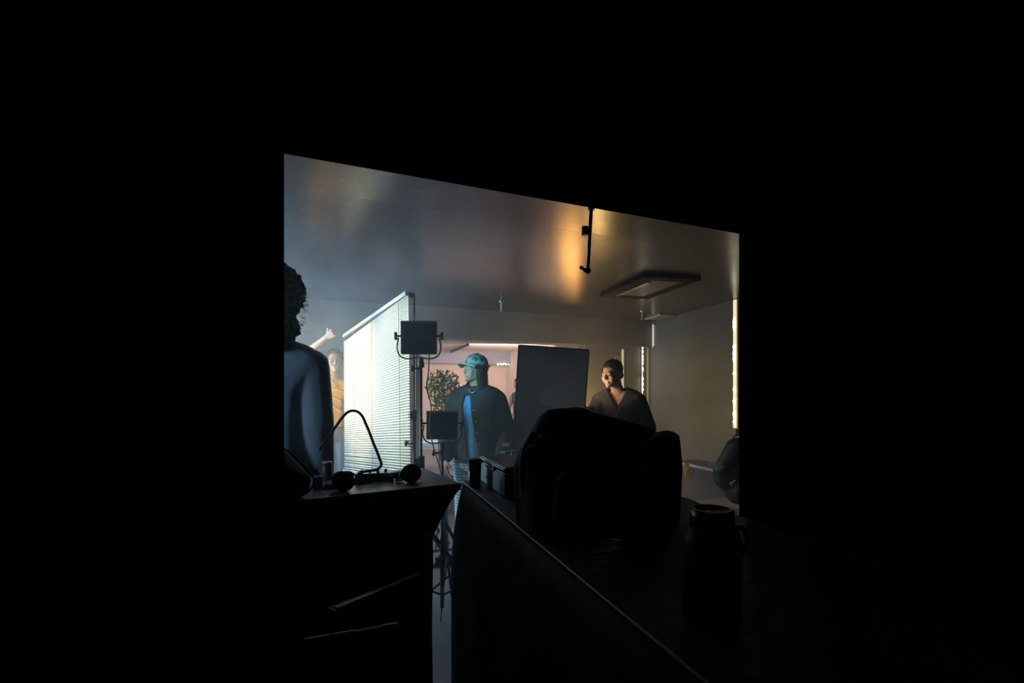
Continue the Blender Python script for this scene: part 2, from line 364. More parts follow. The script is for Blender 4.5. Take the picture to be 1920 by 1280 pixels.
# ceiling fittings
ang = math.atan2(Wd.y, Wd.x) - math.pi / 2
cc = P(1212, 538, 1.05 * F / (730 - 535))
t = thing('ceiling_unit', 'square black recessed ceiling unit with a grey inner panel', 'ceiling unit', (cc.x, cc.y, ZC), ang)
bm = BM(); wx, wy, th = 0.46, 0.98, 0.045
for sx in (-1, 1): box(bm, (sx * wx / 2, 0, -th / 2), (wx * .26, wy, th * 0.8))
for sy in (-1, 1): box(bm, (0, sy * wy / 2 * .9, -th / 2), (wx * .76, wy * 0.14, th * 0.8))
from_bm('housing', bm, M('unit_black', (0.004, 0.004, 0.004), 0.7, spec=0.2), t, bevel=0.008)
bm = BM(); box(bm, (0, 0, -0.02), (wx * .75, wy * .78, 0.03)); from_bm('inner_panel', bm, M('unit_grey', (0.24, 0.22, 0.21), 0.35), t)
bm = BM(); box(bm, (-wx * .33, 0.02, -th * .9), (0.03, wy * 0.7, 0.014)); box(bm, (-wx * .24, 0.02, -th * .8), (0.014, wy * 0.6, 0.014)); from_bm('metal_edge', bm, steel, t)
vp = (P(1220, 597, 7.25) + P(1252, 590, 6.9)) / 2
t = thing('ceiling_vent', 'small pale ceiling vent near the right corner', 'vent', (vp.x, vp.y, ZC), ang)
bm = BM(); box(bm, (0, 0, -0.012), (0.22, 0.42, 0.022)); from_bm('frame', bm, M('vent_white', (0.6, 0.58, 0.54), 0.5), t, bevel=0.003)
for k in range(5):
    bm = BM(); box(bm, (0, -0.14 + k * 0.07, -0.026), (0.18, 0.03, 0.006), (0.4, 0, 0)); from_bm('slat', bm, M('vent_white', (0, 0, 0)), t)
def sprinkler(px, py, d, lab):
    p = P(px, py, d)
    t = thing('ceiling_sprinkler', lab, 'sprinkler', (p.x, p.y, ZC))
    bm = BM(); lathe(bm, [(0.03, -0.012), (0.032, 0)]); from_bm('plate', bm, steel, t)
    bm = BM(); cyl(bm, (0, 0, -0.10), (0, 0, -0.01), 0.010); from_bm('stem', bm, M('sprinkler_white', (0.75, 0.72, 0.72), 0.3), t)
    bm = BM(); lathe(bm, [(0.012, -0.118), (0.022, -0.112), (0.022, -0.105), (0.01, -0.10)]); from_bm('deflector', bm, steel, t)
sprinkler(940, 580, 5.9, 'small white sprinkler hanging near the middle of the header beam')
sprinkler(1204, 590, 6.6, 'small sprinkler hanging beside the ceiling vent')

# ================================================================ LED STRIPS on the right
warm_led = M('led_warm', (0.9, 0.85, 0.6), 0.4, emit=(1.0, 0.86, 0.50), es=1.3)
hot_led = M('led_hot', (1, 1, 0.9), 0.4, emit=(1.0, 0.92, 0.68), es=4.0)
def led_strip(name, label, base, rz, z0, z1, dots, wd, bulb=0.016, strip_mat=warm_led):
    t = thing(name, label, 'light strip', base, rz, None)
    bm = BM(); box(bm, (0, 0.012, (z0 + z1) / 2), (wd * 1.7, 0.02, z1 - z0 + 0.04)); from_bm('channel', bm, steel, t, bevel=0.002)
    bm = BM(); box(bm, (0, -0.003, (z0 + z1) / 2), (wd, 0.01, z1 - z0)); from_bm('diffuser', bm, strip_mat, t)
    for z, s in dots:
        bm = BM(); ball(bm, (0, -0.008, z), (bulb * 0.9, bulb * 0.7, bulb * s), 10); from_bm('bulb', bm, hot_led, t, True)
    return t
tt = on_line(Q, U, 1202); lp = Q + U * tt - V * 0.03; dl = lp.y
zz = lambda y, d: H + (HZ - y) / F * d
dots = [(zz(y, dl), s) for y, s in ((652, .7), (659, 1.6), (668, 1.4), (674, 1.6), (681, 1.2), (692, 1.8), (710, 1.8), (720, 2.2), (730, 1.6), (741, 1.0), (754, 1.6), (768, 1.0), (780, 1.2))]
led_strip('led_strip', 'vertical string of bright warm bulbs on the rear wall near the corner', (lp.x, lp.y, 0), math.atan2(U.y, U.x), zz(800, dl), zz(652, dl), dots, 0.008, 0.017)
rp2 = R0 + Wd * 0.03 - Wn * 0.03
dr = rp2.y
dots = [(zz(y, dr), s) for y, s in ((604, 2.6), (612, 2.0), (650, 1.2), (663, 2.6), (672, 1.6), (700, .9), (730, 1), (752, 1.2), (776, 1.4), (790, 1))]
led_strip('led_strip', 'tall warm light strip at the right-hand end of the grey side wall', (rp2.x, rp2.y, 0), math.atan2(-Wd.y, -Wd.x), zz(801, dr), zz(562, dr), dots, 0.045, 0.024,
          M('led_pale_yellow', (0.9, 0.85, 0.6), 0.4, emit=(1.0, 0.88, 0.50), es=0.85))
bm = BM(); pb = P(1376, 809, dr - 0.08); box(bm, pb, (0.17, 0.08, 0.075), (0, 0, math.atan2(-Wd.y, -Wd.x)))
t = from_bm('power_box', bm, M('box_taupe', (0.20, 0.17, 0.15), 0.5), bevel=0.006); tag(t, 'small taupe box mounted under the right light strip', 'box')
# glowing tube added for a pale light streak by the corner
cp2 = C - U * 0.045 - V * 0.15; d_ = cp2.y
t = thing('glow_streak', 'short pale glow added for a light streak high in the rear corner', 'light streak', (cp2.x, cp2.y, 0))
bm = BM(); cyl(bm, (0, 0, zz(650, d_)), (0, 0, zz(608, d_)), 0.016); from_bm('tube', bm, M('streak_glow', (0.8, 0.78, 0.75), 0.4, emit=(0.9, 0.85, 0.8), es=0.45), t, True)
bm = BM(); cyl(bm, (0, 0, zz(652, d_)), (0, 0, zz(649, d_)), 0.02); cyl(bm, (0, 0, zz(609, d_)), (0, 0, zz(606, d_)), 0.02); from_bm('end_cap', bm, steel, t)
# slim strip given a glow for a lit frame edge + notice on the lit wall
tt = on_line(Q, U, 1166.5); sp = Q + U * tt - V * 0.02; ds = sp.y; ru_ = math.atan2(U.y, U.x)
t = thing('slim_glow_strip', 'slim upright strip with added glow for a lit frame edge on the rear wall behind the dark-hooded man', 'glowing strip', (sp.x, sp.y, 0), ru_)
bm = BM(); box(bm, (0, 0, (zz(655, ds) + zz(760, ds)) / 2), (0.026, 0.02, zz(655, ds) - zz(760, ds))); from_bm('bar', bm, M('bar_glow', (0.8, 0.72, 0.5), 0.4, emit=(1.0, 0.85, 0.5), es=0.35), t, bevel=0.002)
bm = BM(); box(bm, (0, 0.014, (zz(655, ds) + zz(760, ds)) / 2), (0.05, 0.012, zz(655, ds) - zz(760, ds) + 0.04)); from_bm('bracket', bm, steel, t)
tt = on_line(Q, U, 1157.5); np_ = Q + U * tt - V * 0.012; dn = np_.y
t = thing('wall_notice', 'small framed notice on the rear wall above the man in the dark hoodie', 'notice', (np_.x, np_.y, zz(679, dn)), ru_)
bm = BM(); box(bm, (0, 0, 0), (0.10, 0.012, 0.19)); from_bm('frame', bm, M('notice_frame', (0.55, 0.45, 0.28), 0.5), t, bevel=0.002)
bm = BM(); box(bm, (0.0, -0.008, 0.0), (0.078, 0.004, 0.165)); from_bm('sheet', bm, M('notice_sheet', (0.30, 0.22, 0.14), 0.6), t)
bm = BM()
for k in range(4): box(bm, (0.0, -0.0105, 0.055 - k * 0.035), (0.05, 0.002, 0.006))
from_bm('print', bm, M('notice_print', (0.6, 0.5, 0.35), 0.6), t)
# warm practical on the rear wall, behind the hooded man
t = thing('amber_lamp', 'glowing amber lamp beside the arm of the man in the dark hoodie', 'lamp', (0.63, 3.94, 0))
zl = 1.07
bm = BM(); lathe(bm, [(0.10, 0), (0.10, 0.015), (0.02, 0.03), (0.010, 0.05), (0.010, zl - 0.08), (0.016, zl - 0.075)]); from_bm('stand', bm, blkm, t, True)
bm = BM(); lathe(bm, [(0.016, zl - 0.075), (0.03, zl - 0.05), (0.036, zl), (0.03, zl + 0.04), (0.016, zl + 0.06)]); from_bm('globe', bm, M('amber_glow', (1, 0.8, 0.4), 0.4, emit=(1.0, 0.74, 0.30), es=3.0), t, True)

# ================================================================ BOARD
brd = thing('foam_board', 'large flat grey board standing upright beside the man in the dark hoodie', 'board')
d = 3.7
b4 = [P(973, 647, d), P(1104, 656, d), P(1094, 800, d), P(964, 800, d)]
ax = (b4[1] - b4[0]); dn_ = (b4[3] - b4[0]).normalized()
sc = (b4[0].z - 0.0) / -dn_.z
q = [b4[0], b4[1], b4[1] + (b4[2] - b4[1]).normalized() * (b4[1].z / -(b4[2] - b4[1]).normalized().z), b4[0] + dn_ * sc]
bm = BM(); fr = [bm.verts.new(p) for p in q]; bk = [bm.verts.new(p + Vector((0.003, 0.012, 0))) for p in q]
bm.faces.new(fr); bm.faces.new(bk[::-1])
for k in range(4): bm.faces.new((fr[k], fr[(k + 1) % 4], bk[(k + 1) % 4], bk[k]))
from_bm('sheet', bm, M('board_slate', (0.27, 0.235, 0.25), 0.7, var=0.05, scale=2), brd)
em = M('board_edge', (0.05, 0.055, 0.05), 0.6)
for k in (0, 1, 3):
    bm = BM(); cyl(bm, q[k] + Vector((0, -0.001, 0)), q[(k + 1) % 4] + Vector((0, -0.001, 0)), 0.006, seg=6); from_bm('edge_binding', bm, em, brd)

# ================================================================ TABLES IN FRONT
ZT = H - 0.38
cloth = M('black_cloth', (0.008, 0.008, 0.011), 0.75, bump=0.5, bscale=22, spec=0.3)
topm = M('table_top_dark', (0.22, 0.21, 0.21), 0.34, var=0.15, scale=8, bump=0.04)
def slab(name, poly, z0, z1, mat, parent, bev=0.004):
    bm = BM(); prism(bm, poly, z0, z1); return from_bm(name, bm, mat, parent, bevel=bev)
def drape(name, poly, low, z0, z1, mat, amp=0.012, n=26, seed=1):
    """hanging cloth round a polygon; low = the outline it eases to below the table edge"""
    rnd = random.Random(seed); bm = BM(); pts = []; m = len(poly)
    cen = sum((Vector((*p[:2], 0)) for p in poly), Vector()) / m
    for i in range(m):
        a, b = poly[i], poly[(i + 1) % m]; c, d_ = low[i], low[(i + 1) % m]; e = (b - a); nrm = Vector((e.y, -e.x, 0)).normalized()
        if nrm.dot(cen - a) > 0: nrm = -nrm
        for k in range(n): pts.append((a.lerp(b, k / n), c.lerp(d_, k / n), nrm))
    ph = [rnd.uniform(0, 6.28) for _ in range(4)]
    rings = []; R = 14
    for j in range(R + 1):
        f = j / R; z = z1 + (z0 - z1) * f; ring = []; ease = 1 - (1 - min(1, f * 2.6)) ** 2
        for q_, (p, pl, nrm) in enumerate(pts):
            w_ = amp * min(1, f * 2.2) * (math.sin(q_ * 0.9 + ph[0] + f) + 0.5 * math.sin(q_ * 0.37 + ph[1] - 2 * f))
            ring.append(bm.verts.new(p.lerp(pl, ease) + nrm * (w_ + 0.004) + Vector((0, 0, z))))
        rings.append(ring)
    L = len(pts)
    for a, b in zip(rings, rings[1:]):
        for k in range(L): bm.faces.new((a[k], a[(k + 1) % L], b[(k + 1) % L], b[k]))
    o = from_bm(name, bm, mat, None, True)
    s = o.modifiers.new('s', 'SOLIDIFY'); s.thickness = 0.004; s.offset = -1
    return o
fd = Vector((0.519, 0.302, 0)).normalized(); bd = Vector((-fd.y, fd.x, 0))
FR = Vector((-0.206, 2.006, 0)); FLp = FR - fd * 1.10
lt = [FLp, FR, FR + bd * 0.45, FLp + bd * 0.45]
t = thing('side_table', 'dark table with headphones, lamp tube and microphone on it', 'table')
slab('tabletop', lt, ZT - 0.03, ZT, topm, t)
ins_poly = [p + (sum(lt, Vector()) / 4 - p).normalized() * 0.06 - fd * (0.16 if i in (1, 2) else -0.02) for i, p in enumerate(lt)]
for p in ins_poly:
    bm = BM(); cyl(bm, (p.x, p.y, 0), (p.x, p.y, ZT - 0.03), 0.017); from_bm('leg', bm, blkm, t)
tl = drape('tablecloth', lt, [lt[0], lt[1] - fd * 0.165, lt[2] - fd * 0.17, lt[3]], 0.02, ZT - 0.008, cloth, 0.008, seed=3)
tag(tl, 'black cloth hanging to the floor round the left table', 'tablecloth')
# dark red lining at the pulled-back corner
bm = BM(); rngs = []
rl0 = FR - fd * 0.168
for j in range(9):
    z = 0.03 + j * 0.099; off = 0.006 * math.sin(j * 1.1)
    rngs.append([bm.verts.new(rl0 - bd * (0.016 + off) + fd * k * 0.012 + Vector((0, 0, z)) - bd * 0.004 * (k % 2)) for k in range(4)])
for a, b in zip(rngs, rngs[1:]):
    for k in range(3): bm.faces.new((a[k], a[k + 1], b[k + 1], b[k]))
o = from_bm('lining', bm, M('maroon_lining', (0.50, 0.07, 0.09), 0.8), tl, True); tag(o, 'dark red lining strip at the open corner')
so = o.modifiers.new('s', 'SOLIDIFY'); so.thickness = 0.003

rd = Vector((0.4, -1.226, 0)).normalized(); rx = Vector((-rd.y, rd.x, 0))
if rx.x < 0: rx = -rx
FL2 = Vector((-0.200, 2.035, 0))
rt = [FL2, FL2 + rd * 1.62, FL2 + rd * 1.62 + rx * 0.66, FL2 + rx * 0.66]
t = thing('work_table', 'long dark cloth-covered table running towards the viewer under the big black bag', 'table')
slab('tabletop', rt, ZT - 0.03, ZT - 0.004, topm, t)
for p in [p + (sum(rt, Vector()) / 4 - p).normalized() * 0.08 for p in rt]:
    bm = BM(); cyl(bm, (p.x, p.y, 0), (p.x, p.y, ZT - 0.03), 0.017); from_bm('leg', bm, blkm, t)
d2 = drape('tablecloth', rt, [rt[0] - rx * 0.045, rt[1] - rx * 0.03, rt[2], rt[3]], 0.02, ZT - 0.006, cloth, 0.007, seed=8)
tag(d2, 'wrinkled black cloth over the table under the big black bag', 'tablecloth')
# the cloth's top: wrinkled sheet
bm = BM(); nx, ny = 30, 60
rnd = random.Random(5); fr_ = [(rnd.uniform(8, 30), rnd.uniform(8, 30), rnd.uniform(0, 6), rnd.uniform(.0006, .002)) for _ in range(6)]
g = []
for i in range(nx + 1):
    row = []
    for j in range(ny + 1):
        p = FL2 + rx * (0.66 * i / nx) + rd * (1.62 * j / ny)
        u_, v_ = 0.66 * i / nx, 1.62 * j / ny
        h_ = sum(a_ * math.sin(fx * u_ + fy * v_ + ph_) for fx, fy, ph_, a_ in fr_)
        h_ *= min(1, 6 * u_ + .0) * min(1, 6 * v_ + .0)
        row.append(bm.verts.new((p.x, p.y, ZT + 0.002 + max(-0.002, h_))))
    g.append(row)
for i in range(nx):
    for j in range(ny): bm.faces.new((g[i][j], g[i + 1][j], g[i + 1][j + 1], g[i][j + 1]))
sh = from_bm('cover_sheet', bm, M('black_cover', (0.03, 0.03, 0.028), 0.5, bump=0.3, bscale=30), d2, True)
edge = tube('hem', [FL2 + Vector((0, 0, ZT)) + rd * s * 1.62 + Vector((-0.004, -0.002, 0.001)) for s in (0, 1)], 0.0032, M('hem_pale', (0.30, 0.29, 0.30), 0.35), d2, bez=False)
tag(edge, 'pale shiny edge of the table')

# ---------------------------------------------------------------- things on the left table
def T(x, y, extra=0.0):
    """point on the table tops under a measured direction"""
    d = 0.38 * F / (y - HZ); return Vector(((x - 960) / F * d, d, ZT + extra))
foam = M('foam_black', (0.010, 0.011, 0.014), 0.95, bump=0.6, bscale=180, spec=0.1)
# foam-covered microphone on the right
p = T(771, 904)
t = thing('microphone', 'handheld microphone with round black foam cover at the right end of the left table', 'microphone', p)
r = 0.041
bm = BM(); ball(bm, (0, 0, r * 0.9), (r, r, r * 0.93), 24); from_bm('foam_cover', bm, foam, t, True)
bm = BM(); cyl(bm, (-r * .7, 0.004, r * .78), (-0.12, 0.03, 0.018), 0.016, 0.012, 18); from_bm('handle', bm, M('mic_handle', (0.05, 0.055, 0.06), 0.35, 0.5), t, True)
bm = BM(); cyl(bm, (-r * .80, 0.005, r * .75), (-r * .95, 0.009, r * .72), 0.0195, None, 18); from_bm('ring', bm, steel, t)
# keys / metal adapters beside it
p = T(748, 903)
t = thing('metal_adapter', 'small shiny metal adapter lying left of the foam microphone', 'adapter', p, 0.5)
bm = BM(); cyl(bm, (-0.015, 0, 0.007), (0.012, 0, 0.007), 0.0065); cyl(bm, (0.012, 0, 0.007), (0.02, 0, 0.007), 0.004); from_bm('body', bm, steel, t, True)
bm = BM(); cyl(bm, (-0.02, 0.004, 0.006), (-0.034, 0.015, 0.006), 0.005); from_bm('sleeve', bm, blk, t)
# headphones at left: two padded cups and a band lying down
p = T(644, 921)
t = thing('headphones', 'big padded black headphones near the front edge of the left table', 'headphones', p, 0.15)
bm = BM(); ball(bm, (0, 0, 0.036), (0.042, 0.026, 0.036), 22); from_bm('ear_cup', bm, foam, t, True)
bm = BM(); ball(bm, (-0.028, 0.10, 0.030), (0.036, 0.022, 0.030), 22); from_bm('ear_cup', bm, foam, t, True)
tube('headband', [(0.002, 0.0, 0.068), (0.015, 0.02, 0.066), (0.024, 0.07, 0.05), (0.0, 0.10, 0.055), (-0.028, 0.10, 0.052)], 0.006, blk, t)
# flat recorder / box
p = (T(700, 903) + T(700, 903)) / 2
t = thing('sound_mixer', 'flat dark box with a pale top edge behind the headphones', 'mixer', T(702, 900), 0.28)
bm = BM(); box(bm, (0, 0, 0.017), (0.155, 0.07, 0.030)); from_bm('body', bm, M('mixer_dark', (0.035, 0.045, 0.05), 0.4), t, bevel=0.004)
bm = BM(); box(bm, (0, -0.004, 0.0335), (0.150, 0.062, 0.003)); from_bm('top_plate', bm, M('mixer_top', (0.34, 0.38, 0.36), 0.3, 0.4), t, bevel=0.001)
for k in range(4):
    bm = BM(); cyl(bm, (-0.05 + k * 0.032, -0.005, 0.035), (-0.05 + k * 0.032, -0.005, 0.046), 0.006); from_bm('knob', bm, blk, t, True)
# bent tube lamp
t = thing('tube_lamp', 'slim black tube bent to a peak, standing behind the headphones', 'lamp')
dt = 2.05
pts = [(675, 885, 2.0), (695, 882, 2.03), (708, 879, 2.05), (714.5, 872, 2.05), (711, 858, 2.05), (700, 830, 2.05), (687, 797, 2.05), (675, 775, 2.05), (665, 770, 2.05), (655, 771, 2.05), (645, 779, 2.04), (630, 799, 2.03), (615, 820, 2.02), (601, 839, 2.01)]
tube('bent_tube', [P(*q_) for q_ in pts], 0.0056, M('tube_dark', (0.035, 0.04, 0.035), 0.4), t)
e0 = P(675, 885, 2.0)
bm = BM(); lathe(bm, [(0.034, 0), (0.034, 0.006), (0.012, 0.010), (0.010, max(0.02, e0.z - ZT))], (e0.x, e0.y, ZT)); from_bm('foot', bm, blk, t, True)
bm = BM(); cyl(bm, P(601, 839, 2.01), P(599, 842, 2.01), 0.008); from_bm('end_cap', bm, blk, t)
# small dark canister
p = T(613, 899)
t = thing('lens_canister', 'small dark cylinder with a pale lid standing left on the table', 'canister', p)
hh = 34 / F * p.y
bm = BM(); lathe(bm, [(0.020, 0), (0.021, 0.004), (0.021, hh * 0.90), (0.019, hh * .92)]); from_bm('body', bm, M('canister_dark', (0.03, 0.035, 0.045), 0.4), t, True)
bm = BM(); lathe(bm, [(0.0185, hh * .92), (0.0195, hh * .94), (0.018, hh * 1.0), (0.012, hh * 1.01)]); from_bm('lid', bm, M('lid_pale', (0.5, 0.55, 0.6), 0.3), t, True)
# two small boxes by it
p = T(596, 915)
t = thing('battery_box', 'small upright box with a lit edge painted white, left of the canister', 'box', p, 0.35)
bm = BM(); box(bm, (0, 0, 0.024), (0.034, 0.05, 0.046)); from_bm('body', bm, M('box_dark', (0.04, 0.045, 0.06), 0.5), t, bevel=0.002)
bm = BM(); box(bm, (-0.0185, -0.012, 0.026), (0.002, 0.014, 0.042)); from_bm('lit_edge_strip', bm, M('lit_edge_white', (0.75, 0.78, 0.75), 0.6), t)  # white strip painted for an edge that catches the light
p = T(622, 915)
t = thing('folded_cloth', 'low folded dark cloth beneath the canister on the left table', 'cloth', p, 0.2)
bm = BM(); box(bm, (0, 0, 0.006), (0.07, 0.05, 0.010)); box(bm, (0.004, 0.002, 0.014), (0.06, 0.045, 0.007), (0.03, 0.02, 0.1)); from_bm('layers', bm, M('cloth_violet_grey', (0.06, 0.055, 0.08), 0.8), t, bevel=0.004)

# ================================================================ generic voxel-sculpt helper
def hull_into(bm, pts):
    """pts: [(centre, radius or (rx,ry,rz)), ...] -> convex hull of those ellipsoids; (pts, matrix) places it"""
    mx = None
    if isinstance(pts, tuple): pts, mx = pts
    tmp = bmesh.new()
    for c, r in pts:
        if not hasattr(r, '__len__'): r = (r, r, r)
        bmesh.ops.create_icosphere(tmp, subdivisions=2, radius=1, matrix=Matrix.Translation(Vector(c)) @ Matrix.Diagonal((*r, 1)))
    res = bmesh.ops.convex_hull(tmp, input=tmp.verts)
    junk = [g_ for g_ in res['geom_interior'] if isinstance(g_, bmesh.types.BMVert)]
    if junk: bmesh.ops.delete(tmp, geom=junk, context='VERTS')
    me = bpy.data.meshes.new('tmp'); tmp.to_mesh(me); tmp.free()
    if mx is not None: me.transform(mx)
    bm.from_mesh(me); bpy.data.meshes.remove(me)
def sculpt(name, parts, voxel=0.008, smooth=5, mat=None, parent=None, factor=0.5, cut=None, solid=0, deform=None):
    bm = BM()
    for pr in parts: hull_into(bm, pr)
    me = bpy.data.meshes.new('raw'); bm.to_mesh(me); bm.free()
    o = bpy.data.objects.new('raw', me); COL.objects.link(o)
    r = o.modifiers.new('r', 'REMESH'); r.mode = 'VOXEL'; r.voxel_size = voxel
    s = o.modifiers.new('s', 'SMOOTH'); s.factor = factor; s.iterations = smooth
    dg = bpy.context.evaluated_depsgraph_get(); dg.update()
    m2 = bpy.data.meshes.new_from_object(o.evaluated_get(dg)); m2.name = name
    bpy.data.objects.remove(o)
    if deform:
        for v in m2.vertices: v.co = deform(v.co.copy())
    if cut:
        b2 = BM(); b2.from_mesh(m2); b2.normal_update()
        kill = [f for f in b2.faces if cut(f.calc_center_median(), f.normal)]
        bmesh.ops.delete(b2, geom=kill, context='FACES')
        loose = [v for v in b2.verts if not v.link_faces]
        if loose: bmesh.ops.delete(b2, geom=loose, context='VERTS')
        for _ in range(10):
            nv = {}
            for v in b2.verts:
                ns = [e_.other_vert(v) for e_ in v.link_edges if e_.is_boundary]
                if len(ns) == 2: nv[v] = v.co * 0.4 + (ns[0].co + ns[1].co) * 0.3
            for v, c_ in nv.items(): v.co = c_
        b2.to_mesh(m2); b2.free()
    for p in m2.polygons: p.use_smooth = True
    ob = new_obj(name, m2, mat, parent)
    if solid:
        sd = ob.modifiers.new('sd', 'SOLIDIFY'); sd.thickness = solid; sd.offset = 1
    return ob

# ================================================================ things on the right table
# tumbler
p = T(890, 911)
t = thing('tumbler', 'dark drinking tumbler at the far corner of the cloth-covered table', 'cup', p)
hh = 50 / F * p.y; r = 13 / F * p.y
bm = BM(); lathe(bm, [(r * 0.82, 0), (r * .85, 0.003), (r, hh), (r * 0.93, hh), (r * .8, hh * 0.2)]); from_bm('cup_body', bm, M('tumbler_dark', (0.016, 0.014, 0.022), 0.35), t, True)
bm = BM(); lathe(bm, [(r * 1.05, hh - 0.003), (r * 1.05, hh + 0.003), (r * 0.7, hh + 0.004)]); from_bm('lid', bm, blk, t, True)
# instrument case
t = thing('equipment_case', 'black hard case with a silver edge, behind the big black bag', 'case', Vector((-0.13, 2.03, ZT + 0.003)), math.atan2(rd.y, rd.x))
L_, D_, Hc = 0.34, 0.24, 0.108
bm = BM(); box(bm, (L_ / 2, D_ / 2, Hc * .40), (L_, D_, Hc * .80)); from_bm('body', bm, M('case_black', (0.09, 0.09, 0.08), 0.45, bump=0.1), t, bevel=0.006)
bm = BM(); box(bm, (L_ / 2, D_ / 2, Hc * 0.90), (L_ * .995, D_ * .99, Hc * .16)); from_bm('lid', bm, M('case_lid', (0.03, 0.03, 0.033), 0.4), t, bevel=0.006)
for o_ in (0,):
    bm = BM(); box(bm, (L_ / 2, -0.002, Hc * .90), (L_ * 0.98, 0.006, 0.005)); from_bm('silver_edge', bm, M('silver_edge', (0.75, 0.75, 0.68), 0.35, 0.1), t)
    bm = BM(); box(bm, (L_ / 2, -0.002, Hc * .72), (L_ * 0.96, 0.005, 0.004)); from_bm('seam_edge', bm, M('seam_edge', (0.25, 0.25, 0.24), 0.4, 0.5), t)
bm = BM(); box(bm, (L_ * .33, -0.002, Hc * .33), (0.028, 0.004, 0.012)); tag(from_bm('badge', bm, M('badge_pale', (0.5, 0.5, 0.48), 0.5), t, bevel=0.001), 'small pale badge')
for k, xx in enumerate((0.02, L_ * .62)):
    bm = BM(); box(bm, (xx, -0.004, Hc * .78), (0.02, 0.008, 0.02)); from_bm('latch', bm, blkm, t, bevel=0.002)
ztop = ZT + 0.003 + Hc * .98
def on_z(x, y, z): d = (H - z) * F / (y - HZ); return Vector(((x - 960) / F * d, d, z))
pz = on_z(955, 848, ztop)
t = thing('paper_pad', 'pale note pad lying on the hard case', 'paper', pz, 0.75)
bm = BM(); box(bm, (0, 0, 0.003), (0.075, 0.035, 0.005)); from_bm('sheets', bm, M('pad_pale', (0.55, 0.5, 0.5), 0.6), t, bevel=0.001)
bm = BM(); box(bm, (-0.03, 0, 0.0062), (0.012, 0.034, 0.0015)); from_bm('binding', bm, M('pad_binding', (0.3, 0.26, 0.3), 0.6), t)
pz = on_z(948, 838, ztop + 0.0)
t = thing('folded_paper', 'small white folded paper at the far end of the hard case', 'paper', pz, 0.1)
bm = BM(); box(bm, (0, 0, 0.012), (0.036, 0.03, 0.001), (0.5, 0, 0)); box(bm, (0, 0.018, 0.010), (0.036, 0.022, 0.001), (-0.6, 0, 0)); from_bm('leaves', bm, M('paper_bluish', (0.7, 0.72, 0.75), 0.6), t)

# the big black camera bag: padded body, domed lid, side pocket, strap, buckles
bagm = M('bag_nylon', (0.006, 0.006, 0.0075), 0.62, bump=0.35, bscale=120, spec=0.3)
bag = thing('shoulder_bag', 'very large black padded equipment bag on the cloth-covered table', 'bag')
def PB(x, y, d): return P(x, y, d)
parts = [
    [(PB(985, 985, 1.40), 0.03), (PB(1245, 975, 1.46), 0.04), (PB(992, 868, 1.42), 0.035), (PB(1240, 850, 1.50), 0.04), (PB(1015, 1010, 1.26), 0.03), (PB(1240, 1010, 1.30), 0.03), (PB(1000, 850, 1.36), 0.03), (PB(1235, 860, 1.36), 0.03)],
    [(PB(1040, 800, 1.42), 0.055), (PB(1088, 797, 1.46), 0.055), (PB(1008, 860, 1.40), 0.05), (PB(1150, 860, 1.44), 0.05), (PB(1018, 835, 1.44), 0.055), (PB(1108, 820, 1.46), 0.05)],
    [(PB(1118, 806, 1.5), 0.03), (PB(1195, 826, 1.5), 0.03), (PB(1110, 860, 1.46), 0.05), (PB(1215, 860, 1.46), 0.04)],
    [(PB(1230, 820, 1.50), 0.018), (PB(1252, 815, 1.46), 0.016), (PB(1265, 819, 1.44), 0.015), (PB(1270, 875, 1.43), 0.016), (PB(1263, 905, 1.42), 0.02), (PB(1255, 985, 1.42), 0.03), (PB(1200, 880, 1.38), 0.05), (PB(1225, 830, 1.38), 0.018), (PB(1258, 830, 1.37), 0.018)],
    [(PB(976, 880, 1.42), 0.024), (PB(990, 850, 1.42), 0.03), (PB(985, 960, 1.38), 0.03), (PB(1010, 840, 1.40), 0.04)],
]
# keep the base on the cloth
def flat_base(v):
    if v.z < ZT + 0.006: v.z = ZT + 0.006
    return v
sculpt('body', parts, 0.008, 6, bagm, bag, deform=flat_base)
sculpt('front_pocket', [[(PB(1050, 980, 1.22), 0.025), (PB(1200, 985, 1.24), 0.025), (PB(1060, 900, 1.25), 0.025), (PB(1195, 900, 1.27), 0.025)]], 0.008, 5, bagm, bag, deform=flat_base)
fl_ = [PB(1085, 765, 1.47), PB(1122, 775, 1.47), PB(1170, 786, 1.49), PB(1215, 798, 1.51), PB(1221, 801, 1.5)]
bm = BM(); rows = []
for k, p in enumerate(fl_): rows.append([bm.verts.new(p + Vector((0, dy, dz))) for dy, dz in ((-0.10, -0.055), (-0.05, -0.012), (0.0, 0.0), (0.05, -0.02))])
for a, b in zip(rows, rows[1:]):
    for k in range(3): bm.faces.new((a[k], a[k + 1], b[k + 1], b[k]))
o = from_bm('lid_flap', bm, bagm, bag, True); so = o.modifiers.new('s', 'SOLIDIFY'); so.thickness = 0.008; so.offset = 0
o.modifiers.new('ss', 'SUBSURF').levels = 2; o.modifiers['ss'].render_levels = 2
tube('carry_handle', [PB(1100, 870, 1.36), PB(1110, 848, 1.33), PB(1150, 842, 1.32), PB(1190, 852, 1.33), PB(1198, 874, 1.36)], 0.009, bagm, bag)
tube('strap', [PB(1000, 812, 1.40), PB(984, 845, 1.36), PB(980, 880, 1.34), PB(986, 930, 1.33), PB(1010, 985, 1.25)], 0.008, bagm, bag)
for (x, y, s_, sz) in ((1013, 821, 0.2, 0.0050), (1005, 810, 0.5, 0.0022), (999, 816, 0.1, 0.0018), (1000, 837, 0.1, 0.0022)):
    bm = BM(); ball(bm, (0, 0, 0), (sz, sz * 0.6, sz * 1.7), 10, (0, s_, 0)); o = from_bm('buckle', bm, M('buckle_metal', (0.8, 0.78, 0.72), 0.3, 0.7), bag, True); o.location = PB(x, y, 1.335)
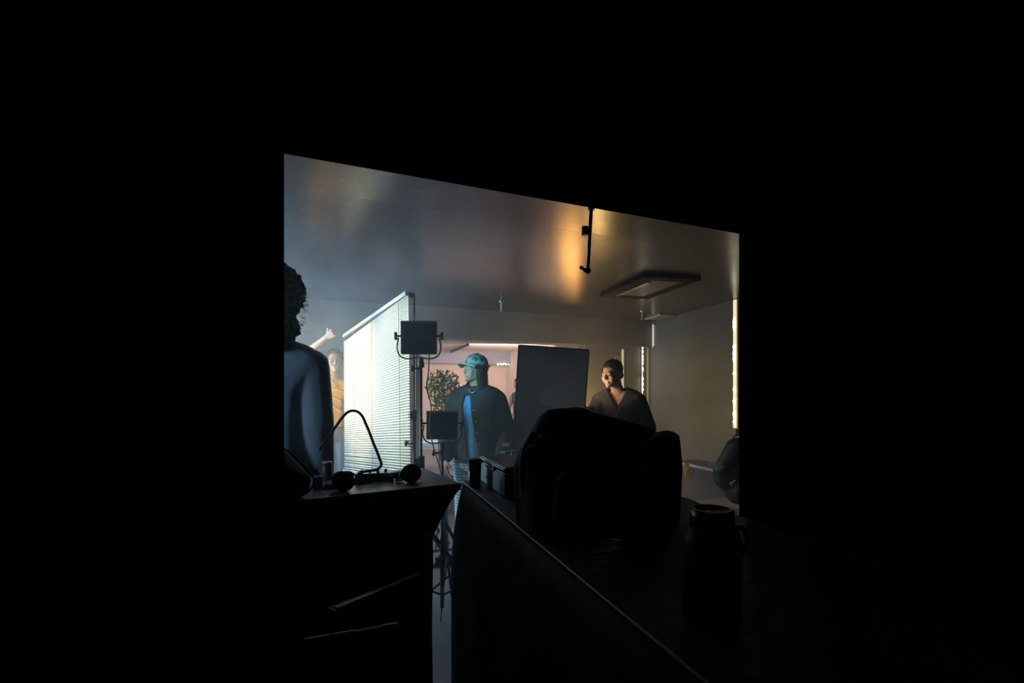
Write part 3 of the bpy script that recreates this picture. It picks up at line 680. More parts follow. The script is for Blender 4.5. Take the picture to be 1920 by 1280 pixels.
bm = BM(); box(bm, (0, 0, 0), (0.040, 0.003, 0.009), (0, -0.18, 0.05)); o = from_bm('badge', bm, M('badge_grey', (0.10, 0.10, 0.09), 0.5), bag); o.location = PB(1218, 877, 1.285)

# thermos bottle lower right
d = 0.80; lidc = P(1335, 953, d)
t = thing('thermos_bottle', 'wide black flask with a ringed screw lid in the lower right', 'flask', (lidc.x, lidc.y, ZT + 0.003))
hh = lidc.z - ZT - 0.003
bm = BM(); lathe(bm, [(0.040, 0), (0.045, 0.006), (0.0455, hh - 0.055), (0.044, hh - 0.045), (0.037, hh - 0.030), (0.0345, hh - 0.028)], seg=40); from_bm('flask_body', bm, M('flask_black', (0.006, 0.006, 0.007), 0.5, spec=0.15), t, True)
bm = BM(); lathe(bm, [(0.0345, hh - 0.028), (0.0335, hh - 0.002), (0.031, hh), (0.0275, hh), (0.027, hh - 0.004), (0.0, hh - 0.0042)][:-1], seg=40); from_bm('lid', bm, M('lid_satin', (0.05, 0.035, 0.04), 0.28), t, True)
bm = BM(); ball(bm, (0, 0.001, hh - 0.0035), (0.0022, 0.0022, 0.001), 8); from_bm('vent_pin', bm, blk, t)
tube('carry_loop', [(0.035, 0, hh - 0.03), (0.052, 0.0, hh - 0.035), (0.056, 0, hh - 0.06), (0.046, 0, hh - 0.075)], 0.004, blk, t)

# two slim cases leaning in the dark at the threshold
alu = M('dull_edge', (0.45, 0.47, 0.45), 0.5)
def slim_case(name, label, p, q_, th_, segs, zrel):
    zt_ = H - zrel; p, q_ = Vector((p[0], p[1], 0)), Vector((q_[0], q_[1], 0)); L = (q_ - p).length
    t = thing(name, label, 'case', p, math.atan2(q_.y - p.y, q_.x - p.x))
    bm = BM(); box(bm, (L / 2, th_ / 2, zt_ / 2), (L, th_, zt_ - 0.004)); from_bm('body', bm, M('road_case', (0.010, 0.010, 0.011), 0.5), t, bevel=0.005)
    for a_, b_ in segs:
        bm = BM(); box(bm, (L * (a_ + b_) / 2, th_ * .3, zt_), (L * (b_ - a_), th_ * .45, 0.004)); from_bm('metal_edge', bm, alu, t, bevel=0.001)
    bm = BM(); box(bm, (L / 2, -0.004, zt_ - 0.08), (L * .3, 0.01, 0.02)); from_bm('handle', bm, blk, t, bevel=0.003)
slim_case('flat_case', 'slim black case standing on edge in the dark below the left table', (-0.525, 1.447), (-0.318, 1.73), 0.045, ((0.05, 1.0),), 0.65)
slim_case('flat_case', 'slim black case with a broken bright edge line, lower of the two in the dark', (-0.585, 1.375), (-0.335, 1.475), 0.02, ((0.02, 0.52), (0.80, 0.97)), 0.70)

# dark brown soft bag at the lower left, on the table
parts = [[(P(520, 935, 1.72), 0.05), (P(560, 915, 1.72), 0.035), (P(574, 899, 1.74), 0.020), (P(545, 873, 1.76), 0.02), (P(520, 860, 1.76), 0.04), (P(470, 860, 1.7), 0.06), (P(470, 930, 1.66), 0.05)]]
bb = thing('soft_bag', 'rounded dark brown soft bag lying at the left end of the table', 'bag')
sculpt('body', parts, 0.007, 8, M('bag_brown_black', (0.014, 0.010, 0.007), 0.8, bump=0.3), bb, deform=flat_base)
tube('piping', [P(528, 838, 1.745), P(548, 852, 1.735), P(568, 872, 1.725), P(586, 893, 1.715), P(589, 903, 1.70), P(575, 925, 1.69)], 0.0035, M('piping_brown', (0.06, 0.04, 0.025), 0.8), bb)
tube('grab_handle', [P(500, 842, 1.74), P(508, 826, 1.74), P(522, 826, 1.74), P(530, 842, 1.74)], 0.006, M('piping_brown', (0, 0, 0)), bb)

# legs of a folding trolley seen through the gap
d = 3.92
t = thing('folding_frame', 'black folding metal leg frame seen through the gap between the tables', 'stand', (0, 0, 0))
def G_(x, y, dd=d): return P(x, y, dd)
zf = lambda x, z, dd=d: Vector(((x - 960) / F * dd, dd, z))
for nm, a_, b_, r_ in (('post', zf(838, 0.012), zf(836, .66), .016), ('post', zf(806, 0.012, 3.85), zf(812, .66, 3.85), .011),
                       ('brace', zf(806, .50, 3.86), zf(846, .62, 3.92), .009), ('brace', zf(810, .345, 3.86), zf(842, .16, 3.9), .013),
                       ('brace', zf(826, .60, 3.9), zf(817, .10, 3.88), .006),
                       ('crossbar', zf(804, .11, 3.86), zf(850, .11, 3.92), .011), ('crossbar', zf(800, .018, 3.82), zf(862, .018, 3.84), .018), ('crossbar', zf(800, .66, 3.86), zf(860, .66, 3.92), .012)):
    bm = BM(); cyl(bm, a_, b_, r_, seg=10); from_bm(nm, bm, blkm, t)
bm = BM(); box(bm, (zf(830, 0).x, 3.9, .672), (0.34, 0.26, .018)); from_bm('shelf', bm, blk, t, bevel=.004)

# ================================================================ right side: counter, round table, backpack
t = thing('low_counter', 'low brown counter with a white edge along the right side of the room', 'counter')
e1, e2 = P(1262, 863, 5.22), P(1400, 893, 4.25); zc_ = H - 0.75
wdv = (Vector((e2.x - e1.x, e2.y - e1.y, 0))).normalized(); nr = Vector((-wdv.y, wdv.x, 0)); nr = nr if nr.x > 0 else -nr
a_ = Vector((e1.x, e1.y, 0)); b_ = a_ + wdv * 1.15
bm = BM(); prism(bm, [a_ + nr * .02, b_ + nr * .02, b_ + nr * 0.28, a_ + nr * 0.28], 0, zc_ - 0.03); from_bm('body', bm, M('counter_brown', (0.17, 0.13, 0.125), 0.6), t)
bm = BM(); prism(bm, [a_, b_, b_ + nr * 0.3, a_ + nr * 0.3], zc_ - 0.03, zc_); from_bm('countertop', bm, M('counter_grey', (0.18, 0.17, 0.17), 0.6), t, bevel=.003)
bm = BM(); prism(bm, [a_ - nr * .006, b_ - nr * .006, b_, a_], zc_ - 0.022, zc_ + .002); from_bm('edge_strip', bm, M('edge_white', (0.8, 0.74, 0.72), 0.4), t)
gp = P(1293, 872, 4.98) - nr * 0.02
t = thing('work_glove', 'orange-yellow work glove hanging over the white counter edge', 'glove', gp)
pr = [[((-.02, 0, 0), (.03, .012, .02)), ((.02, 0, 0), (.03, .012, .02)), ((-.005, -.003, -.055), (.032, .014, .02))]]
for k, (x_, l_) in enumerate(((-.028, .03), (-.010, .04), (.008, .038), (.026, .028))):
    pr.append([((x_, -.003, -.06), .009), ((x_ + .004, -.006, -.075 - l_), .008)])
pr.append([((.03, -.004, -.035), .010), ((.055, -.008, -.075), .008)])
sculpt('leather', pr, 0.005, 3, M('glove_orange', (0.80, 0.48, 0.18), 0.6), t)
bm = BM(); box(bm, (0, 0, .012), (.085, .032, .02)); from_bm('cuff', bm, M('glove_cuff', (0.75, 0.6, 0.4), 0.6), t, bevel=.006)

t = thing('round_table', 'small pale round table at the right behind the flask', 'table', (1.52, 3.02, 0))
zr = H - 0.75
bm = BM(); lathe(bm, [(0.40, zr - 0.028), (0.41, zr - 0.02), (0.41, zr - 0.006), (0.40, zr)], seg=48); from_bm('tabletop', bm, M('round_top', (0.30, 0.26, 0.24), 0.4), t, True)
bm = BM(); lathe(bm, [(0.24, 0), (0.24, 0.012), (0.04, 0.03), (0.03, 0.06), (0.03, zr - 0.028)]); from_bm('pedestal', bm, blkm, t, True)
bp = thing('backpack', 'rounded black backpack with a grey patch on the pale round table', 'backpack', (1.49, 3.16, zr))
k_ = 3.16
def LB(x, y, dd=0.0): v = P(x, y, k_ + dd); return v - Vector((1.49, 3.16, zr))
bkm = M('backpack_black', (0.028, 0.027, 0.026), 0.6, bump=0.25, bscale=60)
def fb2(v):
    if v.z < 0.004: v.z = 0.004
    return v
sculpt('body', [[(LB(1352, 880), .05), (LB(1378, 838), .06), (LB(1420, 836), .06), (LB(1450, 880), .06)], [(LB(1345, 878), .03), (LB(1352, 900), .045), (LB(1385, 915), .07), (LB(1440, 910), .07), (LB(1378, 840), .05)],
                [(LB(1385, 920), .09), (LB(1430, 920), .09)]], 0.008, 6, bkm, bp, deform=fb2)
bm = BM(); pts = [LB(1329, 873, -.09), LB(1333, 866, -.09), LB(1344, 866, -.10), LB(1358, 876, -.105), LB(1345, 883, -.10)]
vv = [bm.verts.new(p) for p in pts]; bm.faces.new(vv)
o = from_bm('grey_patch', bm, M('patch_grey_blue', (0.33, 0.38, 0.42), 0.5), bp); so = o.modifiers.new('s', 'SOLIDIFY'); so.thickness = .006; so.offset = 0; tag(o, 'grey-blue patch')
bm = BM(); vv = [bm.verts.new(p) for p in (LB(1380, 900, -.12), LB(1372, 911, -.12), LB(1369, 905, -.12))]; bm.faces.new(vv)
o = from_bm('reflective_tab', bm, M('tab_grey', (0.55, 0.55, 0.5), 0.4), bp); so = o.modifiers.new('s', 'SOLIDIFY'); so.thickness = .01; tag(o, 'small pale triangular tab')
tube('top_loop', [LB(1372, 826), LB(1376, 818), LB(1388, 816), LB(1396, 824)], .006, M('loop_grey', (0.2, 0.19, 0.2), .5), bp)

# ================================================================ PLANT, far room contents
t = thing('potted_shrub', 'leafy green potted shrub behind the smaller light panel', 'plant', (P(830, 0, 5.5).x, 5.5, 0))
bm = BM(); lathe(bm, [(0.13, 0), (0.17, 0.3), (0.18, 0.32), (0.16, 0.32), (0.15, 0.27)]); from_bm('pot', bm, M('pot_clay', (0.25, 0.2, 0.18), 0.7), t, True)
rnd = random.Random(11); bm = BM()
stems = []
for k in range(9):
    a = rnd.uniform(0, 6.28); tp = Vector((0.17 * math.cos(a) * rnd.uniform(.3, 1), 0.17 * math.sin(a), rnd.uniform(1.25, 1.55)))
    cyl(bm, (0.03 * math.cos(a), 0.03 * math.sin(a), 0.25), (tp.x * .5, tp.y * .5, 0.95), 0.008, 0.006, 6); cyl(bm, (tp.x * .5, tp.y * .5, 0.95), tp, 0.006, 0.003, 6); stems.append(tp)
from_bm('stems', bm, M('stem_brown', (0.16, 0.13, 0.08), 0.8), t)
bm = BM()
for k in range(900):
    while True:
        x_, y_, z_ = rnd.uniform(-1, 1), rnd.uniform(-1, 1), rnd.uniform(-1, 1)
        if x_ * x_ + y_ * y_ + z_ * z_ < 1: break
    if rnd.random() < .62: c = Vector((x_ * .19, y_ * .17, 1.40 + z_ * .19))
    elif rnd.random() < .6: c = Vector((.02 + x_ * .13, y_ * .13, 1.16 + z_ * .16))
    else: c = Vector((.0 + x_ * .15, y_ * .13, 0.98 + z_ * .16))
    q_ = Euler((rnd.uniform(-1.2, 1.2), rnd.uniform(-1.2, 1.2), rnd.uniform(0, 6.28))).to_matrix()
    L, w_ = rnd.uniform(.035, .065), rnd.uniform(.008, .014)
    pv = [bm.verts.new(c + q_ @ Vector(v)) for v in ((0, 0, 0), (w_, 0, L * .45), (0, .006, L), (-w_, 0, L * .45), (0, -.003, L * .5))]
    for tri in ((0, 1, 4), (1, 2, 4), (2, 3, 4), (3, 0, 4)): bm.faces.new([pv[i] for i in tri])
o = from_bm('foliage', bm, M('leaf_green', (0.15, 0.24, 0.10), 0.55, var=.35, scale=20), t); tag(o, kind='stuff')

glassm = bpy.data.materials.new('pane_glass'); glassm.use_nodes = True
g_ = glassm.node_tree.nodes['Principled BSDF']; g_.inputs['Base Color'].default_value = (.75, .85, .95, 1); g_.inputs['Transmission Weight'].default_value = 1; g_.inputs['Roughness'].default_value = .3; g_.inputs['IOR'].default_value = 1.05
t = thing('door_1', 'pale glazed door leaf, blue light put into its colour, at the left of the rear opening', None, (P(790, 0, 6.45).x, 6.45, 0), math.atan2(U.y, U.x)); t['kind'] = 'structure'
fm_ = M('door_blue_lit', (0.30, 0.42, 0.60), .5)  # blue light falling on the door is put into this colour
bm = BM(); box(bm, (-.045, 0, 1.0), (.05, .04, 2.0)); box(bm, (-.42, 0, 1.0), (.05, .04, 2.0)); box(bm, (-.23, 0, 1.97), (.40, .04, .07)); box(bm, (-.23, 0, .08), (.40, .04, .16)); box(bm, (-.23, 0, .92), (.36, .03, .05))
from_bm('frame', bm, fm_, t, bevel=.003)
bm = BM(); box(bm, (-.23, 0, 1.45), (.34, .008, 1.0)); from_bm('pane', bm, glassm, t)
bm = BM(); box(bm, (-.23, 0, .53), (.34, .012, .74)); from_bm('lower_panel', bm, fm_, t)
bm = BM(); cyl(bm, (-.05, -.05, 1.0), (-.05, -.05, 1.1), .008); from_bm('handle', bm, steel, t)

t = thing('wooden_desk', 'reddish wooden desk in the pink-lit room behind', 'desk', (P(958, 0, 9.9).x, 9.9, 0), 0.3)
zd = zz(792, 9.9)
bm = BM(); box(bm, (0, 0, zd - .02), (1.1, .55, .04)); from_bm('desktop', bm, M('red_wood', (0.42, 0.17, 0.10), .4, var=.3), t, bevel=.004)
bm = BM(); box(bm, (0, -.27, zd - .11), (1.06, .02, .12)); from_bm('apron', bm, M('desk_white', (0.75, 0.66, 0.6), .5), t)
for sx in (-1, 1):
    for sy in (-1, 1):
        bm = BM(); box(bm, (sx * .5, sy * .24, (zd - .04) / 2), (.05, .05, zd - .04)); from_bm('leg', bm, M('desk_white', (0, 0, 0)), t)
t = thing('white_bench', 'low white bench in the far room left of the capped person', 'bench', (P(812, 0, 8.4).x, 8.4, 0), .42)
bm = BM(); box(bm, (0, 0, .46), (1.5, .45, .09)); from_bm('seat', bm, M('bench_white', (0.72, .72, .74), .5), t, bevel=.01)
for sx in (-1, 1):
    bm = BM(); box(bm, (sx * .6, 0, .21), (.08, .4, .42)); from_bm('leg', bm, M('bench_white', (0, 0, 0)), t)
# string of little lights under the far soffit
t = thing('string_lights', 'short row of tiny white lights under the blue-grey soffit', 'string lights')
sl = [(934, 683), (938.5, 682.5), (942, 683), (945, 682), (949, 683), (954, 683), (960, 683), (965, 682.5), (969, 682)]
pts_ = []
for x, y in sl:
    tt = on_line(G, U, x); p = G + U * tt - V * .03; p = P(x, y, p.y); pts_.append(p)
tube('wire', [p + Vector((0, .02, .02)) for p in pts_], .004, cable, t, bez=False, res=1)
for k, p in enumerate(pts_):
    bm = BM(); ball(bm, p, .022 if k != 5 else .016, 8); from_bm('bulb', bm, M('tiny_led', (1, 1, 1), .4, emit=(.75, 1.0, 1.0), es=4), t, True)

# ================================================================ PEOPLE
skin_a = M('skin_light', (0.55, 0.36, 0.27), 0.55, var=0.08)
skin_b = M('skin_tan', (0.50, 0.33, 0.25), 0.55, var=0.08)
eye_w = M('eye_white', (0.34, 0.32, 0.31), 0.4); eye_d = M('eye_dark', (0.03, 0.02, 0.015), 0.25)
VZ = Vector((0, 0, 1))
def hand(w_, d_, n_, curl=0.5, s=1.0, thumb=1):
    w_, d_, n_ = Vector(w_), Vector(d_).normalized(), Vector(n_).normalized(); sd = d_.cross(n_).normalized() * thumb
    out = [[(w_, .022 * s), (w_ + d_ * .03 * s + sd * .018 * s, .019 * s), (w_ + d_ * .08 * s + sd * .03 * s, .013 * s), (w_ + d_ * .08 * s - sd * .03 * s, .012 * s), (w_ + d_ * .03 * s - sd * .022 * s, .016 * s)]]
    for off, ln in ((.031, .92), (.0105, 1.0), (-.0105, .95), (-.030, .75)):
        b = w_ + d_ * .083 * s + sd * off * s; p = b
        for k, (sg, r_) in enumerate(((.042, .0088), (.028, .008), (.020, .0072))):
            c = curl * (1 + 0.9 * k); dd = d_ * math.cos(c) + n_ * math.sin(c); q_ = p + dd * sg * ln * s
            out.append([(p, r_ * s * 1.05), (q_, r_ * s)]); p = q_
    b = w_ + d_ * .028 * s + sd * .024 * s; m_ = b + (d_ * .5 + sd * .75 + n_ * .35).normalized() * .042 * s; e_ = m_ + (d_ * .8 + sd * .1 + n_ * .7 * (0.4 + curl)).normalized() * .034 * s
    out += [[(b, .014 * s), (m_, .0105 * s)], [(m_, .0105 * s), (e_, .009 * s)]]
    return out
def head_parts(hm_):
    R_ = lambda pts: (pts, hm_)
    return [R_([((0, .014, .036), (.074, .092, .086))]),
            R_([((0, -.028, .035), (.062, .060, .058)), ((0, -.044, -.035), (.050, .044, .040)), ((.042, .0, -.045), .02), ((-.042, .0, -.045), .02), ((0, -.066, -.088), (.024, .020, .016))]),
            R_([((-.030, -.082, .024), .011), ((.030, -.082, .024), .011)]),
            R_([((0, -.090, .018), .008), ((0, -.111, -.018), .0115)]), R_([((-.013, -.098, -.024), .008), ((.013, -.098, -.024), .008)]),
            R_([((.038, -.068, -.018), .021), ((.030, -.06, -.05), .018)]), R_([((-.038, -.068, -.018), .021), ((-.030, -.06, -.05), .018)]),
            R_([((-.038, -.0800, .0115), .0085), ((-.022, -.0815, .0115), .0085)]), R_([((.038, -.0800, .0115), .0085), ((.022, -.0815, .0115), .0085)]),
            R_([((-.017, -.090, -.050), .0065), ((.017, -.090, -.050), .0065)]), R_([((-.013, -.088, -.062), .0065), ((.013, -.088, -.062), .0065)]),
            R_([((0, -.084, -.088), (.016, .012, .013))]),
            R_([((.078, .008, .012), (.008, .015, .018)), ((.076, .002, -.018), (.007, .009, .010))]), R_([((-.078, .008, .012), (.008, .015, .018)), ((-.076, .002, -.018), (.007, .009, .010))])]
def torso(e=0.0, chest=1.0, top=1.40, hip=True):
    out = [[((-.150, 0.005, top - .02), (.045 + e, .055 + e, .045 + e)), ((.150, 0.005, top - .02), (.045 + e, .055 + e, .045 + e)), ((0, 0, 1.27), (.150 * chest + e, .105 + e, .09 + e))],
           [((0, 0, 1.27), (.150 * chest + e, .105 + e, .09 + e)), ((0, 0, 1.06), (.125 + e, .090 + e, .06 + e))],
           [((0, .012, top + .05), (.055 + e, .050 + e, .035 + e)), ((-.13, .01, top), .04 + e), ((.13, .01, top), .04 + e)]]
    if hip: out.append([((0, 0, 1.06), (.125 + e, .090 + e, .06 + e)), ((0, .01, .93), (.145 + e, .105 + e, .07 + e))])
    return out
def limb(a, b, c, r0, r1, r2, e=0.0):
    return [[(a, r0 + e), (b, r1 + e)], [(b, r1 + e), (c, r2 + e)]]
def legs(e=0.0, spread=.10, knee=.50, to=.09, fwd=0.0):
    out = []
    for s in (-1, 1): out += limb((s * .085, .01, .90), (s * (spread - .005), -.01, knee), (s * spread, .02, to), .082, .052, .036, e)
    return out
def feet():
    return [[((s * .10, .03, .045), .038), ((s * .11, -.14, .030), (.04, .05, .026))] for s in (-1, 1)]
def person(label, loc, rz, height, head_yaw, head_pitch, arms, skin, head_off=(0, 0, 0), voxel=0.008, roll=0, hs=1.04):
    """arms: {side: (elbow, wrist, finger direction, palm normal, curl, thumb)}; returns (root, head matrix, arms)"""
    s = height / 1.75
    root = thing('person', label, 'person', loc, rz); root.scale = (s, s, s)
    hc = Vector((0, -.012, 1.635)) + Vector(head_off)
    hm_ = Matrix.Translation(hc) @ Euler((math.radians(head_pitch), math.radians(roll), math.radians(head_yaw)), 'XYZ').to_matrix().to_4x4() @ Matrix.Scale(hs, 4)
    parts = head_parts(hm_) + torso() + legs() + feet()
    parts.append([(hm_ @ Vector((0, .02, -.045)), .050), ((0, .012, 1.44), (.060, .055, .03))])
    for sd, (el, wr, fdn, pn, curl, th) in arms.items():
        parts += limb((sd * .165, .005, 1.375), el, wr, .048, .038, .025) + hand(wr, fdn, pn, curl, 1.0, th)
    body = sculpt('body', parts, voxel, 3, skin, root)
    for sx in (-1, 1):
        bm = BM(); ball(bm, hm_ @ Vector((sx * .030, -.0815, .003)), .0090, 12); from_bm('eye', bm, eye_w, root, True)
        bm = BM(); ball(bm, hm_ @ Vector((sx * .030, -.0868, .0025)), .0046, 10); from_bm('iris', bm, eye_d, root, True)
    return root, hm_
def hair(root, hm_, mat, parts, cutf, noise=0.004, freq=60, voxel=.006, solid=0):
    inv = hm_.inverted(); rnd = random.Random(3)
    from mathutils import noise as nz
    def df(v):
        l = inv @ v; c = Vector((0, .015, .03)); n_ = (l - c).normalized()
        l = l + n_ * noise * (nz.noise(l * freq) + 0.6 * nz.noise(l * freq * 2.1)) * 1.6
        return hm_ @ l
    return sculpt('hair', [(p, hm_) for p in parts], voxel, 3, mat, root, deform=df, cut=(lambda c, n_: cutf(inv @ c)) if cutf else None, solid=solid)

def frizz(root, hm_, mat):
    rnd = random.Random(9); bm = BM()
    for k in range(900):
        d_ = Vector((rnd.gauss(0, 1), rnd.gauss(0, 1) + .6, rnd.gauss(0, 1) - .1)).normalized()
        c = Vector((0, .04, .0)) + Vector((d_.x * .134, d_.y * .135, d_.z * .165)); t_ = Vector((rnd.gauss(0, 1), rnd.gauss(0, 1), rnd.gauss(0, 1))).normalized()
        pts = [c + d_ * (.0045 * i) + t_ * .007 * math.sin(i * 1.5 + k) for i in range(5)]; sd = d_.cross(t_).normalized() * .0010
        vs_ = [(bm.verts.new(hm_ @ (p - sd)), bm.verts.new(hm_ @ (p + sd))) for p in pts]
        for a, b in zip(vs_, vs_[1:]): bm.faces.new((a[0], a[1], b[1], b[0]))
    o = from_bm('stray_curls', bm, mat, root); tag(o, kind='stuff'); return o
# ---- person 1: near man, back to camera, curly hair, blue-grey shirt
dn = 2.33
root, hm_ = person('person with dark curly hair and slate-blue top seen from behind', (P(512, 0, dn).x, dn, 0), math.radians(180 + 8), 1.90,
                   -10, 8, {-1: ((-.195, .03, 1.13), (-.19, -.03, .88), (0, -.05, -1), (1, 0, 0), .35, 1), 1: ((.195, .03, 1.13), (.19, -.03, .88), (0, -.05, -1), (-1, 0, 0), .35, -1)}, skin_b)
hairm = M('hair_dark_brown', (0.035, 0.022, 0.018), 0.75, bump=0.8, bscale=70)
hair(root, hm_, hairm, [[((0, .03, .06), (.135, .14, .12))], [((0, .06, -.02), (.130, .10, .11))], [((.07, .05, -.10), .065), ((-.07, .05, -.10), .065), ((.06, .07, -.16), .055), ((-.06, .07, -.16), .055)]], lambda l: l.y < -.062 and l.z < .085, noise=.010, freq=52, voxel=.005)
frizz(root, hm_, hairm)
topm_ = M('top_slate_blue', (0.16, 0.21, 0.26), 0.85, var=.12, scale=5, bump=.3, bscale=14)
e = .024
sculpt('long_sleeved_top', torso(e) + [[((0, 0, .96), (.16, .12, .04)), ((0, 0, 1.1), (.15, .115, .04))]] + limb((-.165, .005, 1.375), (-.195, .03, 1.13), (-.19, -.03, .90), .050, .044, .036, e * .8) + limb((.165, .005, 1.375), (.195, .03, 1.13), (.19, -.03, .90), .050, .044, .036, e * .8),
       .009, 6, topm_, root, cut=lambda c, n_: (c.z > 1.455 and abs(c.x) < .075) or c.z < .93 and abs(c.x) < .2 or (c.z < .875), solid=.004)
den = M('denim_dark', (0.03, 0.04, 0.06), 0.8)
sculpt('trousers', legs(.016) + [[((0, .01, .95), (.155, .115, .06)), ((0, .01, .86), (.155, .115, .06))]], .01, 5, den, root, cut=lambda c, n_: c.z < .07 or c.z > 1.0)
shoem = M('shoe_dark', (0.03, 0.03, 0.03), 0.5)
def shoes(root):
    for s in (-1, 1):
        sculpt('shoe', [[((s * .10, .035, .05), .048), ((s * .11, -.15, .032), (.048, .06, .034))], [((s * .10, .03, .02), (.045, .05, .018)), ((s * .11, -.16, .02), (.045, .06, .018))]], .008, 3, shoem, root, deform=lambda v: Vector((v.x, v.y, max(v.z, 0.003))))
shoes(root)

# ---- person 2: yellow shirt, arm up holding the far end of the blind
dy = 5.1; px0 = 628
Y0 = P(px0, 0, dy).x; hs = 1.78 / 1.75
def loc_pt(x, y, dd):     # point in this person's frame
    p = P(x, y, dd); return Vector(((p.x - Y0) / hs, (p.y - dy) / hs, p.z / hs))
el = loc_pt(582, 656, 4.98); wr = loc_pt(613, 631, 4.92)
root, hm_ = person('person in a yellow shirt with one arm raised holding the far end of the blind', (Y0, dy, 0), 0, 1.78, 25, -4,
                   {-1: (el, wr, loc_pt(646, 612, 4.86) - wr, Vector((0, -1, -.1)), .95, -1), 1: ((.25, .05, 1.15), (.22, -.05, .93), (0, -.1, -1), (-1, 0, 0), .4, -1)}, M('skin_warm', (0.62, 0.40, 0.27), .5, var=.06), voxel=.007)
hair(root, hm_, hairm, [[((0, .02, .05), (.086, .104, .088))]], lambda l: l.y < -.045 and l.z < .075 or l.z < -.04, noise=.003)
e = .02
yel = M('shirt_yellow', (0.90, 0.50, 0.06), 0.7, var=.12, scale=9, bump=.8, bscale=9)
sh_ = Vector((-.165, .005, 1.375)); 
sculpt('yellow_shirt', torso(e, top=1.39) + [[((0, 0, .97), (.165, .12, .03)), ((0, 0, 1.15), (.15, .115, .05))]] + [[(sh_, .06), (sh_.lerp(el, .65), .055)], [((.165, .005, 1.375), .06), ((.225, .04, 1.22), .058)]], .008, 5, yel, root,
       cut=lambda c, n_: (c.z > 1.455 and abs(c.x) < .085) or c.z < .985, solid=.005)
# draped folds across the chest
for k, (xa, za, xm, zm, xb, zb) in enumerate(((-.09, 1.42, .0, 1.30, .10, 1.24), (-.10, 1.40, -.02, 1.24, .11, 1.13), (-.05, 1.44, .03, 1.36, .12, 1.34))):
    tube('fold', [(xa, -.108, za), (xm, -.127, zm), (xb, -.120, zb)], .008, yel, root)
gl = M('glasses_frame', (.5, .5, .52), .2, .8)
for sx in (-1, 1):
    tube('glasses_rim', [hm_ @ Vector((sx * .032 + .022 * math.cos(a), -.105, .004 + .017 * math.sin(a))) for a in [i * math.pi / 5 for i in range(10)]], .0025, gl, root, closed=True)
sculpt('trousers', legs(.016) + [[((0, .01, .97), (.155, .115, .05)), ((0, .01, .86), (.155, .115, .06))]], .01, 5, M('denim_grey_blue', (0.16, 0.20, 0.27), .8), root, cut=lambda c, n_: c.z < .07)
shoes(root)

# ---- person 3: capped person, dark open jacket over a blue shirt
d3 = 3.62
hs = 1.66 / 1.75
root, hm_ = person('person in a pale camouflage cap, open dark jacket and bright blue shirt', (P(893, 0, d3).x, d3, 0), math.radians(-10), 1.66, -40, -6,
                   {-1: ((-.222, .03, 1.14), (-.215, -.10, .93), (.2, -.25, -1), (1, .2, 0), .25, 1), 1: ((.232, .04, 1.13), (.215, -.08, .93), (-.3, -.3, -1), (-1, .2, 0), .5, -1)}, skin_a, head_off=(-.005, -.01, -.035), voxel=.007, hs=.90)
hairb = M('hair_black', (0.018, 0.014, 0.014), 0.6, bump=.5, bscale=50)
hair(root, hm_, hairb, [[((0, .03, .03), (.086, .098, .09))], [((0, .055, -.05), (.085, .07, .08)), ((0, .075, -.17), (.075, .05, .05))], [((.066, .015, -.02), (.036, .045, .07)), ((.06, .045, -.15), (.03, .04, .05))], [((-.062, .03, -.03), (.030, .035, .06)), ((-.06, .05, -.14), (.03, .04, .05))]],
     lambda l: l.y < -.042 and l.z < .085, noise=.003)
# cap: panelled dome with button and curved brim
capm = M('cap_camo', (0.26, 0.40, 0.40), 0.7, var=.6, scale=22, sharp=True)
inv = hm_.inverted()
sculpt('cap', [([((0, .012, .060), (.094, .108, .090))], hm_)], .006, 3, capm, root, cut=lambda c, n_: (inv @ c).z < .048, solid=.003)
bm = BM(); rows = []
for i in range(13):
    a = math.radians(-68 + 136 * i / 12); r0v = Vector((.090 * math.sin(a), .010 - .104 * math.cos(a), .054))
    ext = .072 * math.cos(a * .95) ** .6 if abs(a) < 1.6 else 0
    r1v = r0v + Vector((.25 * math.sin(a) * ext, -ext, -.012 - .020 * math.sin(a) ** 2 * 1.6))
    md = r0v.lerp(r1v, .5) + Vector((0, 0, .005)); rows.append([bm.verts.new(hm_ @ v) for v in (r0v, md, r1v)])
for a_, b_ in zip(rows, rows[1:]):
    for k in range(2): bm.faces.new((a_[k], a_[k + 1], b_[k + 1], b_[k]))
o = from_bm('brim', bm, M('brim_pale', (.50, .62, .58), .6, var=.3, scale=30), root, True); so = o.modifiers.new('s', 'SOLIDIFY'); so.thickness = .004
bm = BM(); ball(bm, hm_ @ Vector((0, .012, .152)), .007, 8); from_bm('cap_button', bm, capm, root)
bm = BM(); box(bm, (0, 0, 0), (.05, .005, .014)); o = from_bm('cap_strap', bm, M('strap_pale', (.6, .62, .55), .5), root); o.matrix_local = hm_ @ Matrix.Translation((.025, .118, .052)) @ Euler((0, 0, .25)).to_matrix().to_4x4()
blue = M('shirt_blue', (0.07, 0.36, 0.78), 0.7, var=.35, scale=40)
e = .012
sculpt('blue_shirt', torso(e) + [[((0, 0, .90), (.15, .115, .03)), ((0, 0, 1.1), (.14, .108, .05))]], .009, 4, blue, root, cut=lambda c, n_: (c.z > 1.46 and abs(c.x) < .075))
jk = M('jacket_dark', (0.020, 0.023, 0.026), 0.75, var=.2, scale=6, bump=.3, bscale=22)
e = .030
def open_front(c, n_):
    if c.z > 1.478 and abs(c.x) < .08: return True
    if c.z < .905 and abs(c.x) < .19: return True
    if c.y < -.03 and n_.y < .15 and c.z < 1.42:
        x0 = -.055 + (1.40 - c.z) * .125; wd_ = .030 + (1.42 - c.z) * .030
        if c.z > 1.36: wd_ = .028 - (c.z - 1.36) * .1
        return abs(c.x - x0) < wd_
    return False
